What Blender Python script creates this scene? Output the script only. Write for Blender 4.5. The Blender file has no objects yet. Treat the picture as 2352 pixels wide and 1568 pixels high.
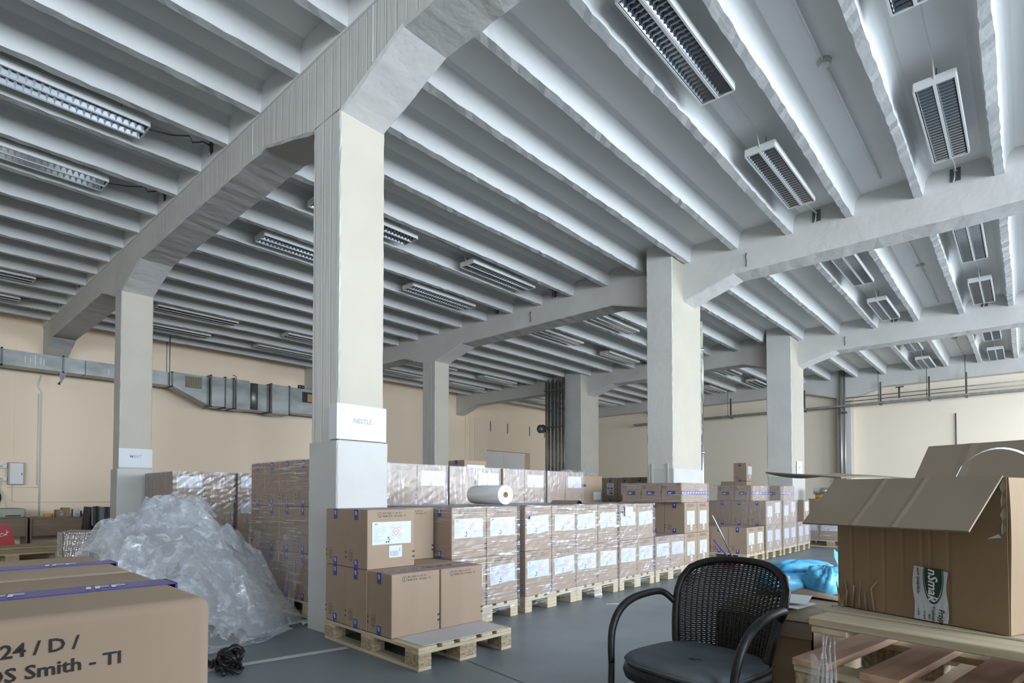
import bpy, bmesh, math, random
import numpy as np
from mathutils import Matrix, Vector
random.seed(7)
S = bpy.context.scene
COL = S.collection
PI = math.pi

# ------------------------------------------------------------------ camera, world, lights, exposure
cam_d = bpy.data.cameras.new('camera'); cam = bpy.data.objects.new('camera', cam_d); COL.objects.link(cam)
cam.location = (0, 0, 1.08)
cam.rotation_euler = (math.radians(90 + 1.3968), 0, math.radians(41.9596 - 90))
cam_d.sensor_width = 36; cam_d.lens = 20.186; cam_d.shift_y = 319.88 / 2352; cam_d.clip_start = .02
S.camera = cam

W = bpy.data.worlds.new('world'); S.world = W; W.use_nodes = True
W.node_tree.nodes['Background'].inputs[0].default_value = (.70, .84, 1.0, 1)
W.node_tree.nodes['Background'].inputs[1].default_value = 1.5

def area(name, loc, rot, sx, sy, power, col):
    l = bpy.data.lights.new(name, 'AREA'); l.shape = 'RECTANGLE'; l.size = sx; l.size_y = sy
    l.energy = power; l.color = col
    o = bpy.data.objects.new(name, l); COL.objects.link(o); o.location = loc; o.rotation_euler = rot
    return o
SKY = (.79, .895, 1.0)
for wx in (-12.6, -6.6, -.6, 5.6, 11.7, 17.6):      # daylight in the big windows of the long wall
    area('window_daylight', (wx, -8.05, 2.55), (PI/2, 0, 0), 4.9, 3.3, 880, SKY)
S.view_settings.view_transform = 'Standard'; S.view_settings.look = 'None'
S.view_settings.gamma = 1.0; S.view_settings.use_curve_mapping = False
S.view_settings.exposure = 0.0
S.cycles.use_denoising = True
S.cycles.max_bounces = 12; S.cycles.diffuse_bounces = 10; S.cycles.glossy_bounces = 3
S.cycles.transmission_bounces = 4; S.cycles.transparent_max_bounces = 16
S.cycles.sample_clamp_indirect = 6.0; S.cycles.caustics_reflective = False; S.cycles.caustics_refractive = False

# ------------------------------------------------------------------ material helpers
def nt(name):
    m = bpy.data.materials.new(name); m.use_nodes = True
    t = m.node_tree; t.nodes.clear()
    out = t.nodes.new('ShaderNodeOutputMaterial')
    return m, t, out
def N(t, kind, **kw):
    n = t.nodes.new('ShaderNode' + kind)
    for k, v in kw.items():
        if k in n.inputs: n.inputs[k].default_value = v
        else: setattr(n, k, v)
    return n
def coords(t, scale, rot=(0, 0, 0)):
    c = N(t, 'TexCoord'); mp = N(t, 'Mapping'); mp.inputs['Scale'].default_value = scale; mp.inputs['Rotation'].default_value = rot
    t.links.new(c.outputs['Object'], mp.inputs['Vector']); return mp.outputs[0]
def ramp(t, src, stops):
    r = N(t, 'ValToRGB'); e = r.color_ramp.elements
    while len(e) < len(stops): e.new(.5)
    for i, (p, c) in enumerate(stops):
        e[i].position = p; e[i].color = c if len(c) == 4 else (*c, 1)
    t.links.new(src, r.inputs[0]); return r.outputs[0]
def surf(name, c1, c2=None, scale=(3, 3, 3), rough=.6, bump=0, bscale=None, bdist=.01, metallic=0, detail=4, lo=.35, hi=.65, spec=.4):
    """Principled surface: two tones mottled by noise, fine relief by a second noise."""
    m, t, out = nt(name)
    b = N(t, 'BsdfPrincipled', Roughness=rough, Metallic=metallic)
    b.inputs['Specular IOR Level'].default_value = spec
    t.links.new(b.outputs[0], out.inputs[0])
    if c2 is None: b.inputs['Base Color'].default_value = (*c1, 1)
    else:
        n = N(t, 'TexNoise', Scale=1.0, Detail=detail)
        t.links.new(coords(t, scale), n.inputs['Vector'])
        t.links.new(ramp(t, n.outputs['Fac'], [(lo, c1), (hi, c2)]), b.inputs['Base Color'])
    if bump:
        n2 = N(t, 'TexNoise', Scale=1.0, Detail=5)
        t.links.new(coords(t, bscale or scale), n2.inputs['Vector'])
        bp = N(t, 'Bump', Strength=bump, Distance=bdist)
        t.links.new(n2.outputs['Fac'], bp.inputs['Height']); t.links.new(bp.outputs[0], b.inputs['Normal'])
    return m

M = {}
M['ceil'] = surf('ceiling_paint', (.735, .73, .72), (.77, .765, .755), (1.2, 1.2, 1.2), .8, .25, (9, 9, 9), .01)
M['joist'] = surf('joist_paint', (.60, .605, .605), (.64, .645, .64), (1.5, 6, 6), .75, .35, (14, 30, 30), .008)
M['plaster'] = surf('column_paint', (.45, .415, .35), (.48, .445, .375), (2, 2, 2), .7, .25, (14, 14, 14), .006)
M['collar'] = surf('column_base_cool_light', (.465, .465, .45), (.505, .505, .49), (2, 2, 3), .6, .35, (16, 16, 10), .006)  # whiter than the shaft: cool light low on the columns put into the colour
M['wall'] = surf('wall_cream_paint', (.885, .725, .555), (.905, .75, .58), (.5, .5, .5), .8, .1, (8, 8, 8), .01)
M['wall_end'] = surf('wall_ivory_paint', (.90, .79, .65), (.92, .815, .68), (.5, .5, .5), .8, .1, (8, 8, 8), .01)
M['white'] = surf('white_paint', (.78, .78, .77), None, rough=.5)
M['paper'] = surf('white_paper', (.62, .64, .66), None, rough=.6)
M['label'] = surf('label_paper', (.54, .60, .665), None, rough=.35)
M['ink'] = surf('black_ink', (.025, .022, .02), None, rough=.5)
M['grey_ink'] = surf('grey_ink', (.33, .35, .38), None, rough=.5)
M['red_ink'] = surf('red_ink', (.80, .22, .28), None, rough=.5)
M['wood'] = surf('pale_pine', (.42, .35, .235), (.55, .47, .34), (3, 26, 40), .7, .25, (4, 60, 60), .003)
M['wood_y'] = surf('pale_pine_long', (.42, .35, .235), (.55, .47, .34), (26, 3, 40), .7, .25, (60, 4, 60), .003)
M['wood_red'] = surf('reddish_pine', (.44, .26, .17), (.58, .37, .25), (3, 26, 40), .7, .25, (4, 60, 60), .003)
M['wood_old'] = surf('dull_pine', (.36, .28, .17), (.48, .38, .25), (26, 3, 40), .8, .25, (60, 4, 60), .003)
M['chip'] = surf('pressed_chip_block', (.22, .17, .11), (.48, .38, .26), (70, 70, 70), .85, .5, (90, 90, 90), .004)
M['metal'] = surf('galvanised_steel', (.34, .355, .355), (.46, .47, .47), (4, 4, 4), .38, metallic=.85)
M['duct'] = surf('duct_steel', (.20, .215, .21), (.33, .34, .33), (1.6, 1.6, 3), .42, metallic=.75)
M['dark_metal'] = surf('dark_steel', (.11, .11, .11), (.17, .17, .16), (6, 6, 6), .45, metallic=.6)
M['pipe'] = surf('grey_pipe', (.30, .30, .28), (.40, .40, .37), (8, 8, 1), .4, metallic=.6)
M['mirror'] = surf('louvre_aluminium', (.55, .58, .62), None, rough=.12, metallic=1)
M['housing'] = surf('lamp_housing', (.66, .67, .66), None, rough=.45)
M['tube'] = surf('fluorescent_tube', (.80, .82, .82), None, rough=.3)
M['tape'] = surf('blue_tape', (.045, .043, .22), (.06, .056, .28), (12, 12, 12), .3)
M['white_ink'] = surf('white_ink', (.80, .82, .92), None, rough=.4)
M['black_plastic'] = surf('black_plastic', (.012, .012, .014), None, rough=.35)
M['wicker'] = surf('black_wicker', (.008, .008, .009), (.02, .02, .022), (60, 60, 60), .42)
M['cushion'] = surf('slate_cushion', (.085, .10, .115), (.12, .14, .155), (5, 5, 5), .75, .2, (200, 200, 200), .002)
M['red'] = surf('red_plastic', (.42, .03, .035), None, rough=.35)
M['bag'] = surf('sky_blue_plastic_bag', (.10, .46, .78), (.18, .58, .86), (6, 6, 6), .28, .5, (14, 14, 14), .012)
M['core'] = surf('cardboard_core', (.36, .25, .12), None, rough=.8)
M['laminate'] = surf('brown_laminate', (.23, .155, .11), (.27, .19, .14), (2, 2, 18), .5)
M['sheet'] = surf('grey_board', (.48, .47, .49), (.54, .53, .55), (2, 2, 2), .65)
M['yellow'] = surf('amber_plastic', (.62, .36, .07), None, rough=.5)
M['beige'] = surf('beige_plastic', (.42, .44, .36), None, rough=.5)
M['green'] = surf('dark_green_print', (.012, .05, .035), None, rough=.4)
M['rollfilm'] = surf('rolled_film', (.74, .77, .78), (.84, .86, .87), (3, 3, 30), .3)
M['hose'] = surf('mossy_wrap', (.20, .21, .13), (.42, .42, .34), (20, 20, 12), .8, .5, (30, 30, 20), .01)

def cardboard(name, c1, c2, flute=(70, 70, 1)):
    m, t, out = nt(name)
    b = N(t, 'BsdfPrincipled', Roughness=.75); b.inputs['Specular IOR Level'].default_value = .25
    t.links.new(b.outputs[0], out.inputs[0])
    n = N(t, 'TexNoise', Scale=1.0, Detail=3); t.links.new(coords(t, (5, 5, 2)), n.inputs['Vector'])
    t.links.new(ramp(t, n.outputs['Fac'], [(.3, c1), (.7, c2)]), b.inputs['Base Color'])
    n2 = N(t, 'TexNoise', Scale=1.0, Detail=1); t.links.new(coords(t, flute), n2.inputs['Vector'])
    bp = N(t, 'Bump', Strength=.12, Distance=.003)
    t.links.new(n2.outputs['Fac'], bp.inputs['Height']); t.links.new(bp.outputs[0], b.inputs['Normal'])
    return m
M['card'] = cardboard('cardboard', (.31, .228, .168), (.345, .255, .185))
M['card2'] = cardboard('corrugated_cardboard', (.27, .19, .115), (.32, .225, .14), (26, 26, 1))
M['card_in'] = cardboard('dull_cardboard', (.27, .22, .165), (.30, .245, .185), (26, 26, 1))

def formwork(name, c1, c2):
    """painted concrete that kept the upright grain of its shuttering boards"""
    m, t, out = nt(name)
    b = N(t, 'BsdfPrincipled', Roughness=.7); b.inputs['Specular IOR Level'].default_value = .3
    t.links.new(b.outputs[0], out.inputs[0])
    n = N(t, 'TexNoise', Scale=1.0, Detail=4); t.links.new(coords(t, (1.5, 1.5, 1.5)), n.inputs['Vector'])
    t.links.new(ramp(t, n.outputs['Fac'], [(.3, c1), (.7, c2)]), b.inputs['Base Color'])
    a = N(t, 'TexNoise', Scale=1.0, Detail=4); t.links.new(coords(t, (26, 26, 1.6)), a.inputs['Vector'])
    w = N(t, 'TexWave', Scale=1.0, Distortion=1.5); w.wave_type = 'BANDS'; w.bands_direction = 'Y'
    t.links.new(coords(t, (4, 2.6, .3)), w.inputs['Vector'])
    wr = ramp(t, w.outputs['Fac'], [(0, (0, 0, 0)), (.06, (1, 1, 1))])
    mx = N(t, 'Math', operation='MULTIPLY_ADD'); t.links.new(wr, mx.inputs[0]); mx.inputs[1].default_value = .5
    t.links.new(a.outputs['Fac'], mx.inputs[2])
    bp = N(t, 'Bump', Strength=.55, Distance=.012)
    t.links.new(mx.outputs[0], bp.inputs['Height']); t.links.new(bp.outputs[0], b.inputs['Normal'])
    return m
M['soffit'] = surf('beam_paint', (.57, .56, .54), (.62, .61, .59), (1.5, 1.5, 1.5), .75, .5, (11, 11, 11), .012)
M['girder'] = formwork('girder_paint', (.54, .53, .50), (.60, .59, .56))

def floor_mat():
    m, t, out = nt('painted_floor')
    b = N(t, 'BsdfPrincipled', Roughness=.42); b.inputs['Specular IOR Level'].default_value = .35
    t.links.new(b.outputs[0], out.inputs[0])
    n = N(t, 'TexNoise', Scale=1.0, Detail=7); t.links.new(coords(t, (.9, .9, 1)), n.inputs['Vector'])
    t.links.new(ramp(t, n.outputs['Fac'], [(.3, (.155, .18, .195)), (.7, (.205, .232, .248))]), b.inputs['Base Color'])
    n2 = N(t, 'TexNoise', Scale=1.0, Detail=6); t.links.new(coords(t, (2.5, 2.5, 1)), n2.inputs['Vector'])
    rr = N(t, 'MapRange'); rr.inputs['To Min'].default_value = .32; rr.inputs['To Max'].default_value = .55
    t.links.new(n2.outputs['Fac'], rr.inputs[0]); t.links.new(rr.outputs[0], b.inputs['Roughness'])
    bp = N(t, 'Bump', Strength=.1, Distance=.01); t.links.new(n2.outputs['Fac'], bp.inputs['Height']); t.links.new(bp.outputs[0], b.inputs['Normal'])
    return m
M['floor'] = floor_mat()

def film_mat(name, base, streak, sc, gl=.42, rough=.2, tint=(.66, .67, .76), bump=.6, ior=.25):
    """clear stretch film: mostly see-through, milky and shiny along its stretch wrinkles"""
    m, t, out = nt(name)
    tr = N(t, 'BsdfTransparent'); g = N(t, 'BsdfGlossy', Roughness=rough); d = N(t, 'BsdfDiffuse')
    d.inputs[0].default_value = (*tint, 1); g.inputs[0].default_value = (.85, .87, .92, 1)
    n = N(t, 'TexNoise', Scale=1.0, Detail=4, Distortion=.6); t.links.new(coords(t, sc), n.inputs['Vector'])
    n2 = N(t, 'TexNoise', Scale=1.0, Detail=2); t.links.new(coords(t, (2.2, 2.2, 2.6)), n2.inputs['Vector'])
    s1 = ramp(t, n.outputs['Fac'], [(.535, (0, 0, 0)), (.63, (1, 1, 1))]); s2 = ramp(t, n2.outputs['Fac'], [(.3, (.15, .15, .15)), (.7, (1, 1, 1))])
    mu = N(t, 'Math', operation='MULTIPLY'); t.links.new(s1, mu.inputs[0]); t.links.new(s2, mu.inputs[1])
    ma = N(t, 'Math', operation='MULTIPLY_ADD'); t.links.new(mu.outputs[0], ma.inputs[0]); ma.inputs[1].default_value = streak; ma.inputs[2].default_value = base
    bp = N(t, 'Bump', Strength=bump, Distance=.006); t.links.new(n.outputs['Fac'], bp.inputs['Height']); t.links.new(bp.outputs[0], g.inputs['Normal'])
    lw_ = N(t, 'LayerWeight', Blend=.5); pw = N(t, 'Math', operation='POWER'); t.links.new(lw_.outputs['Facing'], pw.inputs[0]); pw.inputs[1].default_value = 3.0
    mad = N(t, 'Math', operation='MULTIPLY_ADD', use_clamp=True); t.links.new(pw.outputs[0], mad.inputs[0]); mad.inputs[1].default_value = ior; t.links.new(ma.outputs[0], mad.inputs[2])
    ma = mad
    mg = N(t, 'MixShader'); mg.inputs[0].default_value = gl; t.links.new(d.outputs[0], mg.inputs[1]); t.links.new(g.outputs[0], mg.inputs[2])
    mm = N(t, 'MixShader'); t.links.new(ma.outputs[0], mm.inputs[0]); t.links.new(tr.outputs[0], mm.inputs[1]); t.links.new(mg.outputs[0], mm.inputs[2])
    t.links.new(mm.outputs[0], out.inputs[0]); return m
M['film'] = film_mat('stretch_film', .07, .62, (2.6, 2.6, 62))
M['film_v'] = film_mat('stretch_film_upright', .12, .30, (34, 34, 5))
M['heap'] = film_mat('crumpled_film', .24, .50, (15, 15, 19), .5, .12, (.84, .88, .94), .9, .55)

# ------------------------------------------------------------------ mesh helpers
class MB:
    """collects simple shapes and links them as ONE mesh object"""
    def __init__(s): s.v = []; s.f = []; s.m = []; s.mats = []; s.sm = []
    def mi(s, mat):
        if mat not in s.mats: s.mats.append(mat)
        return s.mats.index(mat)
    def add(s, vs, fs, mat, smooth=False, mx=None):
        o = len(s.v); i = s.mi(mat)
        s.v += [tuple(mx @ Vector(p)) if mx else tuple(p) for p in vs]
        for f in fs: s.f.append([o + k for k in f]); s.m.append(i); s.sm.append(smooth)
        return s
    def box(s, lo, hi, mat, mx=None):
        x0, y0, z0 = lo; x1, y1, z1 = hi
        return s.add([(x0,y0,z0),(x1,y0,z0),(x1,y1,z0),(x0,y1,z0),(x0,y0,z1),(x1,y0,z1),(x1,y1,z1),(x0,y1,z1)],
                     [(3,2,1,0),(4,5,6,7),(0,1,5,4),(1,2,6,5),(2,3,7,6),(3,0,4,7)], mat, mx=mx)
    def rbox(s, lo, hi, r, mat, seg=1, mx=None, smooth=False):
        bm = bmesh.new(); bmesh.ops.create_cube(bm, size=1)
        for v in bm.verts: v.co = [lo[k] + (v.co[k] + .5) * (hi[k] - lo[k]) for k in range(3)]
        bmesh.ops.bevel(bm, geom=bm.edges[:], offset=r, segments=seg, profile=.5, affect='EDGES')
        bm.verts.index_update()
        s.add([v.co[:] for v in bm.verts], [[v.index for v in f.verts] for f in bm.faces], mat, smooth, mx); bm.free(); return s
    def quad(s, a, b, c, d, mat): return s.add([a, b, c, d], [(0, 1, 2, 3)], mat)
    def tube(s, pts, r, mat, n=8, cap=True, closed=False):
        pts = [Vector(p) for p in pts]; rs = r if isinstance(r, (list, tuple)) else [r] * len(pts)
        vs = []; fs = []; prev = None; L = len(pts)
        for i, p in enumerate(pts):
            if closed: t = (pts[(i+1) % L] - pts[i-1]).normalized()
            else: t = (pts[min(i+1, L-1)] - pts[max(i-1, 0)]).normalized()
            if prev is None:
                a = Vector((0, 0, 1)) if abs(t.z) < .9 else Vector((1, 0, 0)); u = t.cross(a).normalized()
            else: u = (prev - t * prev.dot(t)).normalized()
            prev = u; w = t.cross(u)
            for k in range(n):
                an = 2 * PI * k / n; vs.append(p + (u * math.cos(an) + w * math.sin(an)) * rs[i])
        R = L if closed else L - 1
        for i in range(R):
            for k in range(n):
                j = (i + 1) % L
                fs.append((i*n+k, i*n+(k+1) % n, j*n+(k+1) % n, j*n+k))
        if cap and not closed: fs += [tuple(range(n-1, -1, -1)), tuple((L-1)*n+k for k in range(n))]
        return s.add(vs, fs, mat, True)
    def grid(s, fn, nu, nv, mat, smooth=False):
        vs = [fn(i / nu, j / nv) for j in range(nv + 1) for i in range(nu + 1)]
        fs = [(j*(nu+1)+i, j*(nu+1)+i+1, (j+1)*(nu+1)+i+1, (j+1)*(nu+1)+i) for j in range(nv) for i in range(nu)]
        return s.add(vs, fs, mat, smooth)
    def prism(s, poly, h0, h1, fn, mat):
        """poly (a,b) swept from h0 to h1; fn(a,b,h) -> xyz"""
        n = len(poly); vs = [fn(a, b, h0) for a, b in poly] + [fn(a, b, h1) for a, b in poly]
        return s.add(vs, [tuple(range(n-1, -1, -1)), tuple(range(n, 2*n))] + [(i, (i+1) % n, n+(i+1) % n, n+i) for i in range(n)], mat)
    def mesh(s, name):
        me = bpy.data.meshes.new(name); me.from_pydata(s.v, [], s.f)
        for m in s.mats: me.materials.append(M[m])
        me.polygons.foreach_set('material_index', s.m); me.polygons.foreach_set('use_smooth', s.sm)
        bm = bmesh.new(); bm.from_mesh(me)
        if len(bm.faces) < 4000: bmesh.ops.recalc_face_normals(bm, faces=bm.faces[:])
        bm.to_mesh(me); bm.free(); me.update(); return me
    def obj(s, name, parent=None, loc=None, rz=0):
        return link(name, s.mesh(name), parent, loc, rz)
def link(name, me, parent=None, loc=None, rz=0):
    o = bpy.data.objects.new(name, me); COL.objects.link(o)
    if parent is not None: o.parent = parent
    if loc is not None: o.location = loc
    if rz: o.rotation_euler.z = rz
    return o
def tag(o, label, cat, group=None):
    o['label'] = label; o['category'] = cat
    if group: o['group'] = group
    return o
def thing(name, label, cat, loc=(0, 0, 0), rz=0, group=None):
    return tag(link(name, None, None, loc, rz), label, cat, group)
def struct(o): o['kind'] = 'structure'; return o
def stuff(o): o['kind'] = 'stuff'; return o

_T = {}
def text2d(txt, size=1.0, bold=.018):
    """outline of a line of lettering as flat polygons: verts (x, y), faces"""
    if txt not in _T:
        c = bpy.data.curves.new('lettering', 'FONT'); c.body = txt; c.size = 1; c.resolution_u = 2; c.fill_mode = 'FRONT'; c.offset = bold
        o = bpy.data.objects.new('lettering', c); COL.objects.link(o)
        bpy.context.view_layer.update()
        me = o.evaluated_get(bpy.context.evaluated_depsgraph_get()).to_mesh()
        _T[txt] = ([(v.co.x, v.co.y) for v in me.vertices], [tuple(p.vertices) for p in me.polygons])
        o.to_mesh_clear(); bpy.data.objects.remove(o); bpy.data.curves.remove(c)
    v, f = _T[txt]
    return [(x * size, y * size) for x, y in v], f
def put_text(mb, txt, size, fn, mat='ink', squeeze=1.0, slant=0):
    v, f = text2d(txt, size); mb.add([fn(x * squeeze + y * slant, y) for x, y in v], f, mat)
def text_w(txt, size): return max(x for x, _ in text2d(txt, size)[0])

# ------------------------------------------------------------------ the hall
GX = [2.405, 8.452, 14.499]; GW = .418
Z_SLAB, Z_JO, Z_GI, Z_HA = 4.95, 4.70, 4.345, 4.10
XL, XR, YN, YB = -15.6, 20.55, -7.9, 15.84

struct(MB().box((XL, YN, -.1), (XR + .4, YB + .4, 0), 'floor').obj('floor'))
ceil = struct(MB().box((XL, YN, Z_SLAB), (XR + .4, YB + .4, 5.15), 'ceil').obj('ceiling'))

def joist_mesh(x0, x1, seed):
    rnd = random.Random(seed); prof = [(-.15, 4.955), (-.10, 4.925), (-.072, 4.88), (-.060, 4.82), (-.042, 4.70), (.042, 4.70), (.060, 4.82), (.072, 4.88), (.10, 4.925), (.15, 4.955)]
    n = int((x1 - x0) / .09); vs = []; fs = []; k = len(prof)
    ph = rnd.random() * 9
    for i in range(n + 1):
        x = x0 + (x1 - x0) * i / n
        for j, (y, z) in enumerate(prof):
            if j in (4, 5):
                y += rnd.uniform(-.006, .006) + .004 * math.sin(x * 2.1 + ph + j); z += rnd.uniform(-.004, .005) + .004 * math.sin(x * 1.3 + ph)
            vs.append((x, y, z))
    for i in range(n):
        for j in range(k - 1): fs.append((i*k+j, (i+1)*k+j, (i+1)*k+j+1, i*k+j+1))
    b = MB(); b.add(vs, fs, 'joist'); me = b.mesh('joist')
    return me
BAYS = [(XL, -9.70), (-9.28, -3.65), (-3.23, GX[0]), (GX[0] + GW, GX[1]), (GX[1] + GW, GX[2]), (GX[2] + GW, 20.22)]
for bi, (x0, x1) in enumerate(BAYS):
    ms = [joist_mesh(x0, x1, bi * 10 + s) for s in range(3)]
    for k in range(-6, 17):
        link('joist', ms[k % 3], ceil, (0, 3.163 + .744 * k, 0))

def girder(x, flip=0, w=GW, seed=0):
    segs = [(YN, Z_HA), (YN + .9, Z_GI), (-2.85, Z_GI), (-1.978, Z_HA), (-1.567, Z_HA), (-.70, Z_GI), (3.19, Z_GI), (3.975, Z_HA), (4.387, Z_HA), (5.30, Z_GI), (9.07, Z_GI), (9.93, Z_HA), (10.30, Z_HA), (11.13, Z_GI), (14.95, Z_GI), (YB, 4.05)]
    pts = []
    for (a, za), (b, zb) in zip(segs, segs[1:]):
        n = max(1, int((b - a) / .12))
        for i in range(n): pts.append((a + (b - a) * i / n, za + (zb - za) * i / n))
    pts.append(segs[-1]); rnd = random.Random(seed)
    vs = []; fs = []
    for y, z in pts:
        j = lambda s: rnd.uniform(-s, s)
        vs += [(x, y, Z_SLAB), (x, y, z + .02 + j(.006)), (x + .015 + j(.006), y, z + j(.004)), (x + w - .015 + j(.006), y, z + j(.004)), (x + w, y, z + .02 + j(.006)), (x + w, y, Z_SLAB)]
    for i in range(len(pts) - 1):
        for k in range(5): fs.append((i*6+k, i*6+k+1, (i+1)*6+k+1, (i+1)*6+k))
    b = MB().add(vs, fs, 'soffit'); gi = b.mi('girder')
    for i in range(len(fs)):
        if i % 5 == 0 and seed == 1: b.m[i] = gi
    return struct(b.obj('beam'))
b1 = girder(GX[0], seed=1); girder(-3.64, seed=6); girder(-9.69, seed=7); girder(GX[1], seed=2); girder(GX[2], seed=3); girder(20.20, w=.4, seed=4)
MB().box((GX[0] - .02, YN, 4.69), (GX[0], YB, 4.95), 'ceil').obj('ledge_strip', b1)
for y in (3.54, 5.55): MB().box((GX[0] - .004, y, 4.27 if y < 5 else 4.38), (GX[0], y + .012, 4.69), 'joist').obj('board_ridge', b1)

def shaft(x0, x1, y0, y1, z0, z1, mat, mat_x, jit, seed, cap=False):
    """upright concrete shaft with slightly worn, uneven edges; the -x side keeps its shuttering grain"""
    rnd = random.Random(seed); n = max(2, int((z1 - z0) / .07)); vs = []; fs = []; c = .010
    for i in range(n + 1):
        z = z0 + (z1 - z0)*i/n; j = lambda: rnd.uniform(-jit, jit)
        for x, y, dx, dy in ((x0, y0, c, c), (x1, y0, -c, c), (x1, y1, -c, -c), (x0, y1, c, -c)):
            a, b = j(), j()
            p, q = (x, y + dy + a, z), (x + dx + b, y, z)
            vs += [p, q] if (dx > 0) == (dy > 0) else [q, p]
    b = MB(); b.mi(mat); g = b.mi(mat_x)
    for i in range(n):
        for k in range(8):
            fs.append((i*8+k, i*8+(k+1) % 8, (i+1)*8+(k+1) % 8, (i+1)*8+k))
    if cap: fs.append(tuple(n*8 + k for k in range(8)))
    b.add(vs, fs, mat)
    for i in range(n): b.m[i*8 + 7] = g; b.m[i*8 + 0] = g
    return b
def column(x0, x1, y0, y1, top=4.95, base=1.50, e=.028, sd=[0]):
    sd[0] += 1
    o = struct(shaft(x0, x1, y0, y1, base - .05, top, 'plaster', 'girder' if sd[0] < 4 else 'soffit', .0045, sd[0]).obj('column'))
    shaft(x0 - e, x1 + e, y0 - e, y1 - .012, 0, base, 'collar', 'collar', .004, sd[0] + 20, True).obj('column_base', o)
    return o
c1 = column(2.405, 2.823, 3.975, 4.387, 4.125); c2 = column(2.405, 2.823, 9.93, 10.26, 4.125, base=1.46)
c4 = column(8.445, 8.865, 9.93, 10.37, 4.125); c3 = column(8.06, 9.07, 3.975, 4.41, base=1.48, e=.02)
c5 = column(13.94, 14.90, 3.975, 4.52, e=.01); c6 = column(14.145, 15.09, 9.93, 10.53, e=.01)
for gx_ in GX[1:] + [-3.64, -9.69]: column(gx_, gx_ + .42, -1.978, -1.567, 4.125)      # next row of columns towards the windows, out of view, added for foreground shade
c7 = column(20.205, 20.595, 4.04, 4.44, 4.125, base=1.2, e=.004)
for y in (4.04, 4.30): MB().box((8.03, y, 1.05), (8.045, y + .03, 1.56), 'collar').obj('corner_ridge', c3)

# walls
def wall(name, parts, mat):
    b = MB()
    for lo, hi in parts: b.box(lo, hi, mat)
    return struct(b.obj(name))
wb = wall('wall_back', [((XL, YB, 0), (16.13, YB + .4, 4.95)), ((18.76, YB, 0), (XR + .4, YB + .4, 4.95)), ((16.13, YB, 2.85), (18.76, YB + .4, 4.95)), ((16.13, YB, 0), (18.76, YB + .4, .9))], 'wall')
wf = wall('wall_end', [((XR, YN, 0), (XR + .4, YB, 4.95))], 'wall_end')
wo = wall('wall_left', [((XL - .3, YN, 0), (XL, YB, 4.95))], 'wall')
wr = wall('wall_right', [((XL, YN - .3, 0), (XR, YN, .9)), ((XL, YN - .3, 4.2), (XR, YN, 4.95))] + [((a, YN - .3, .9), (b, YN, 4.2)) for a, b in ((XL, -15.05), (-10.15, -9.05), (-4.15, -3.05), (1.85, 3.15), (8.05, 9.25), (14.15, 15.15), (20.05, XR))], 'wall')
# fine horizontal and upright joints of the back wall render
for z, x0, x1 in ((4.09, 2.9, 14.4), (4.075, 15.1, 20.5), (4.55, 2.85, 8.4), (3.05, XL, 2.35)):
    struct(MB().box((x0, YB - .006, z), (x1, YB, z + .016), 'wall').obj('trim_1'))
for x in (1.954, 4.80): struct(MB().box((x, YB - .008, 0 if x < 3 else 4.1), (x + .014, YB, 4.95), 'dark_metal' if x > 3 else 'wall').obj('trim_2'))
for x in (14.95, 15.2, 15.45): struct(MB().box((x, YB - .03, 0), (x + .10, YB, 4.06), 'wall').obj('trim_3'))
# shuttered window recess in the back wall
win = struct(MB().box((16.13, YB + .30, .9), (18.76, YB + .36, 2.85), 'white').obj('window_1'))
MB().box((17.42, YB + .285, .9), (17.45, YB + .30, 2.8), 'wall').obj('panel_seam', win)
MB().box((16.13, YB + .27, 2.77), (18.76, YB + .30, 2.85), 'white').obj('top_rail', win)
MB().box((16.13, YB + .27, .9), (18.76, YB + .30, .98), 'white').obj('bottom_rail', win)
for i, (a, b) in enumerate(((-15.05, -10.15), (-9.05, -4.15), (-3.05, 1.85), (3.15, 8.05), (9.25, 14.15), (15.15, 20.05))):
    f = MB()
    for k in range(5): x = a + (b - a) * k / 4; f.box((x - .03, YN - .2, .9), (x + .03, YN - .14, 4.2), 'white')
    for z in (.9, 2.6, 4.14): f.box((a, YN - .2, z), (b, YN - .14, z + .06), 'white')
    struct(f.obj('window_%d' % (i + 2)))

# line painted on the floor, crack
struct(MB().add([(.6, 3.90, .002), (2.25, 3.56, .002), (2.27, 3.63, .002), (.6, 3.975, .002)], [(0, 1, 2, 3)], 'sheet').obj('floor_marking'))
struct(MB().add([(2.62, 2.83, .0015), (2.50, 2.10, .0015), (2.512, 2.10, .0015), (2.63, 2.83, .0015)], [(0, 1, 2, 3)], 'dark_metal').obj('floor_joint'))

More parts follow.
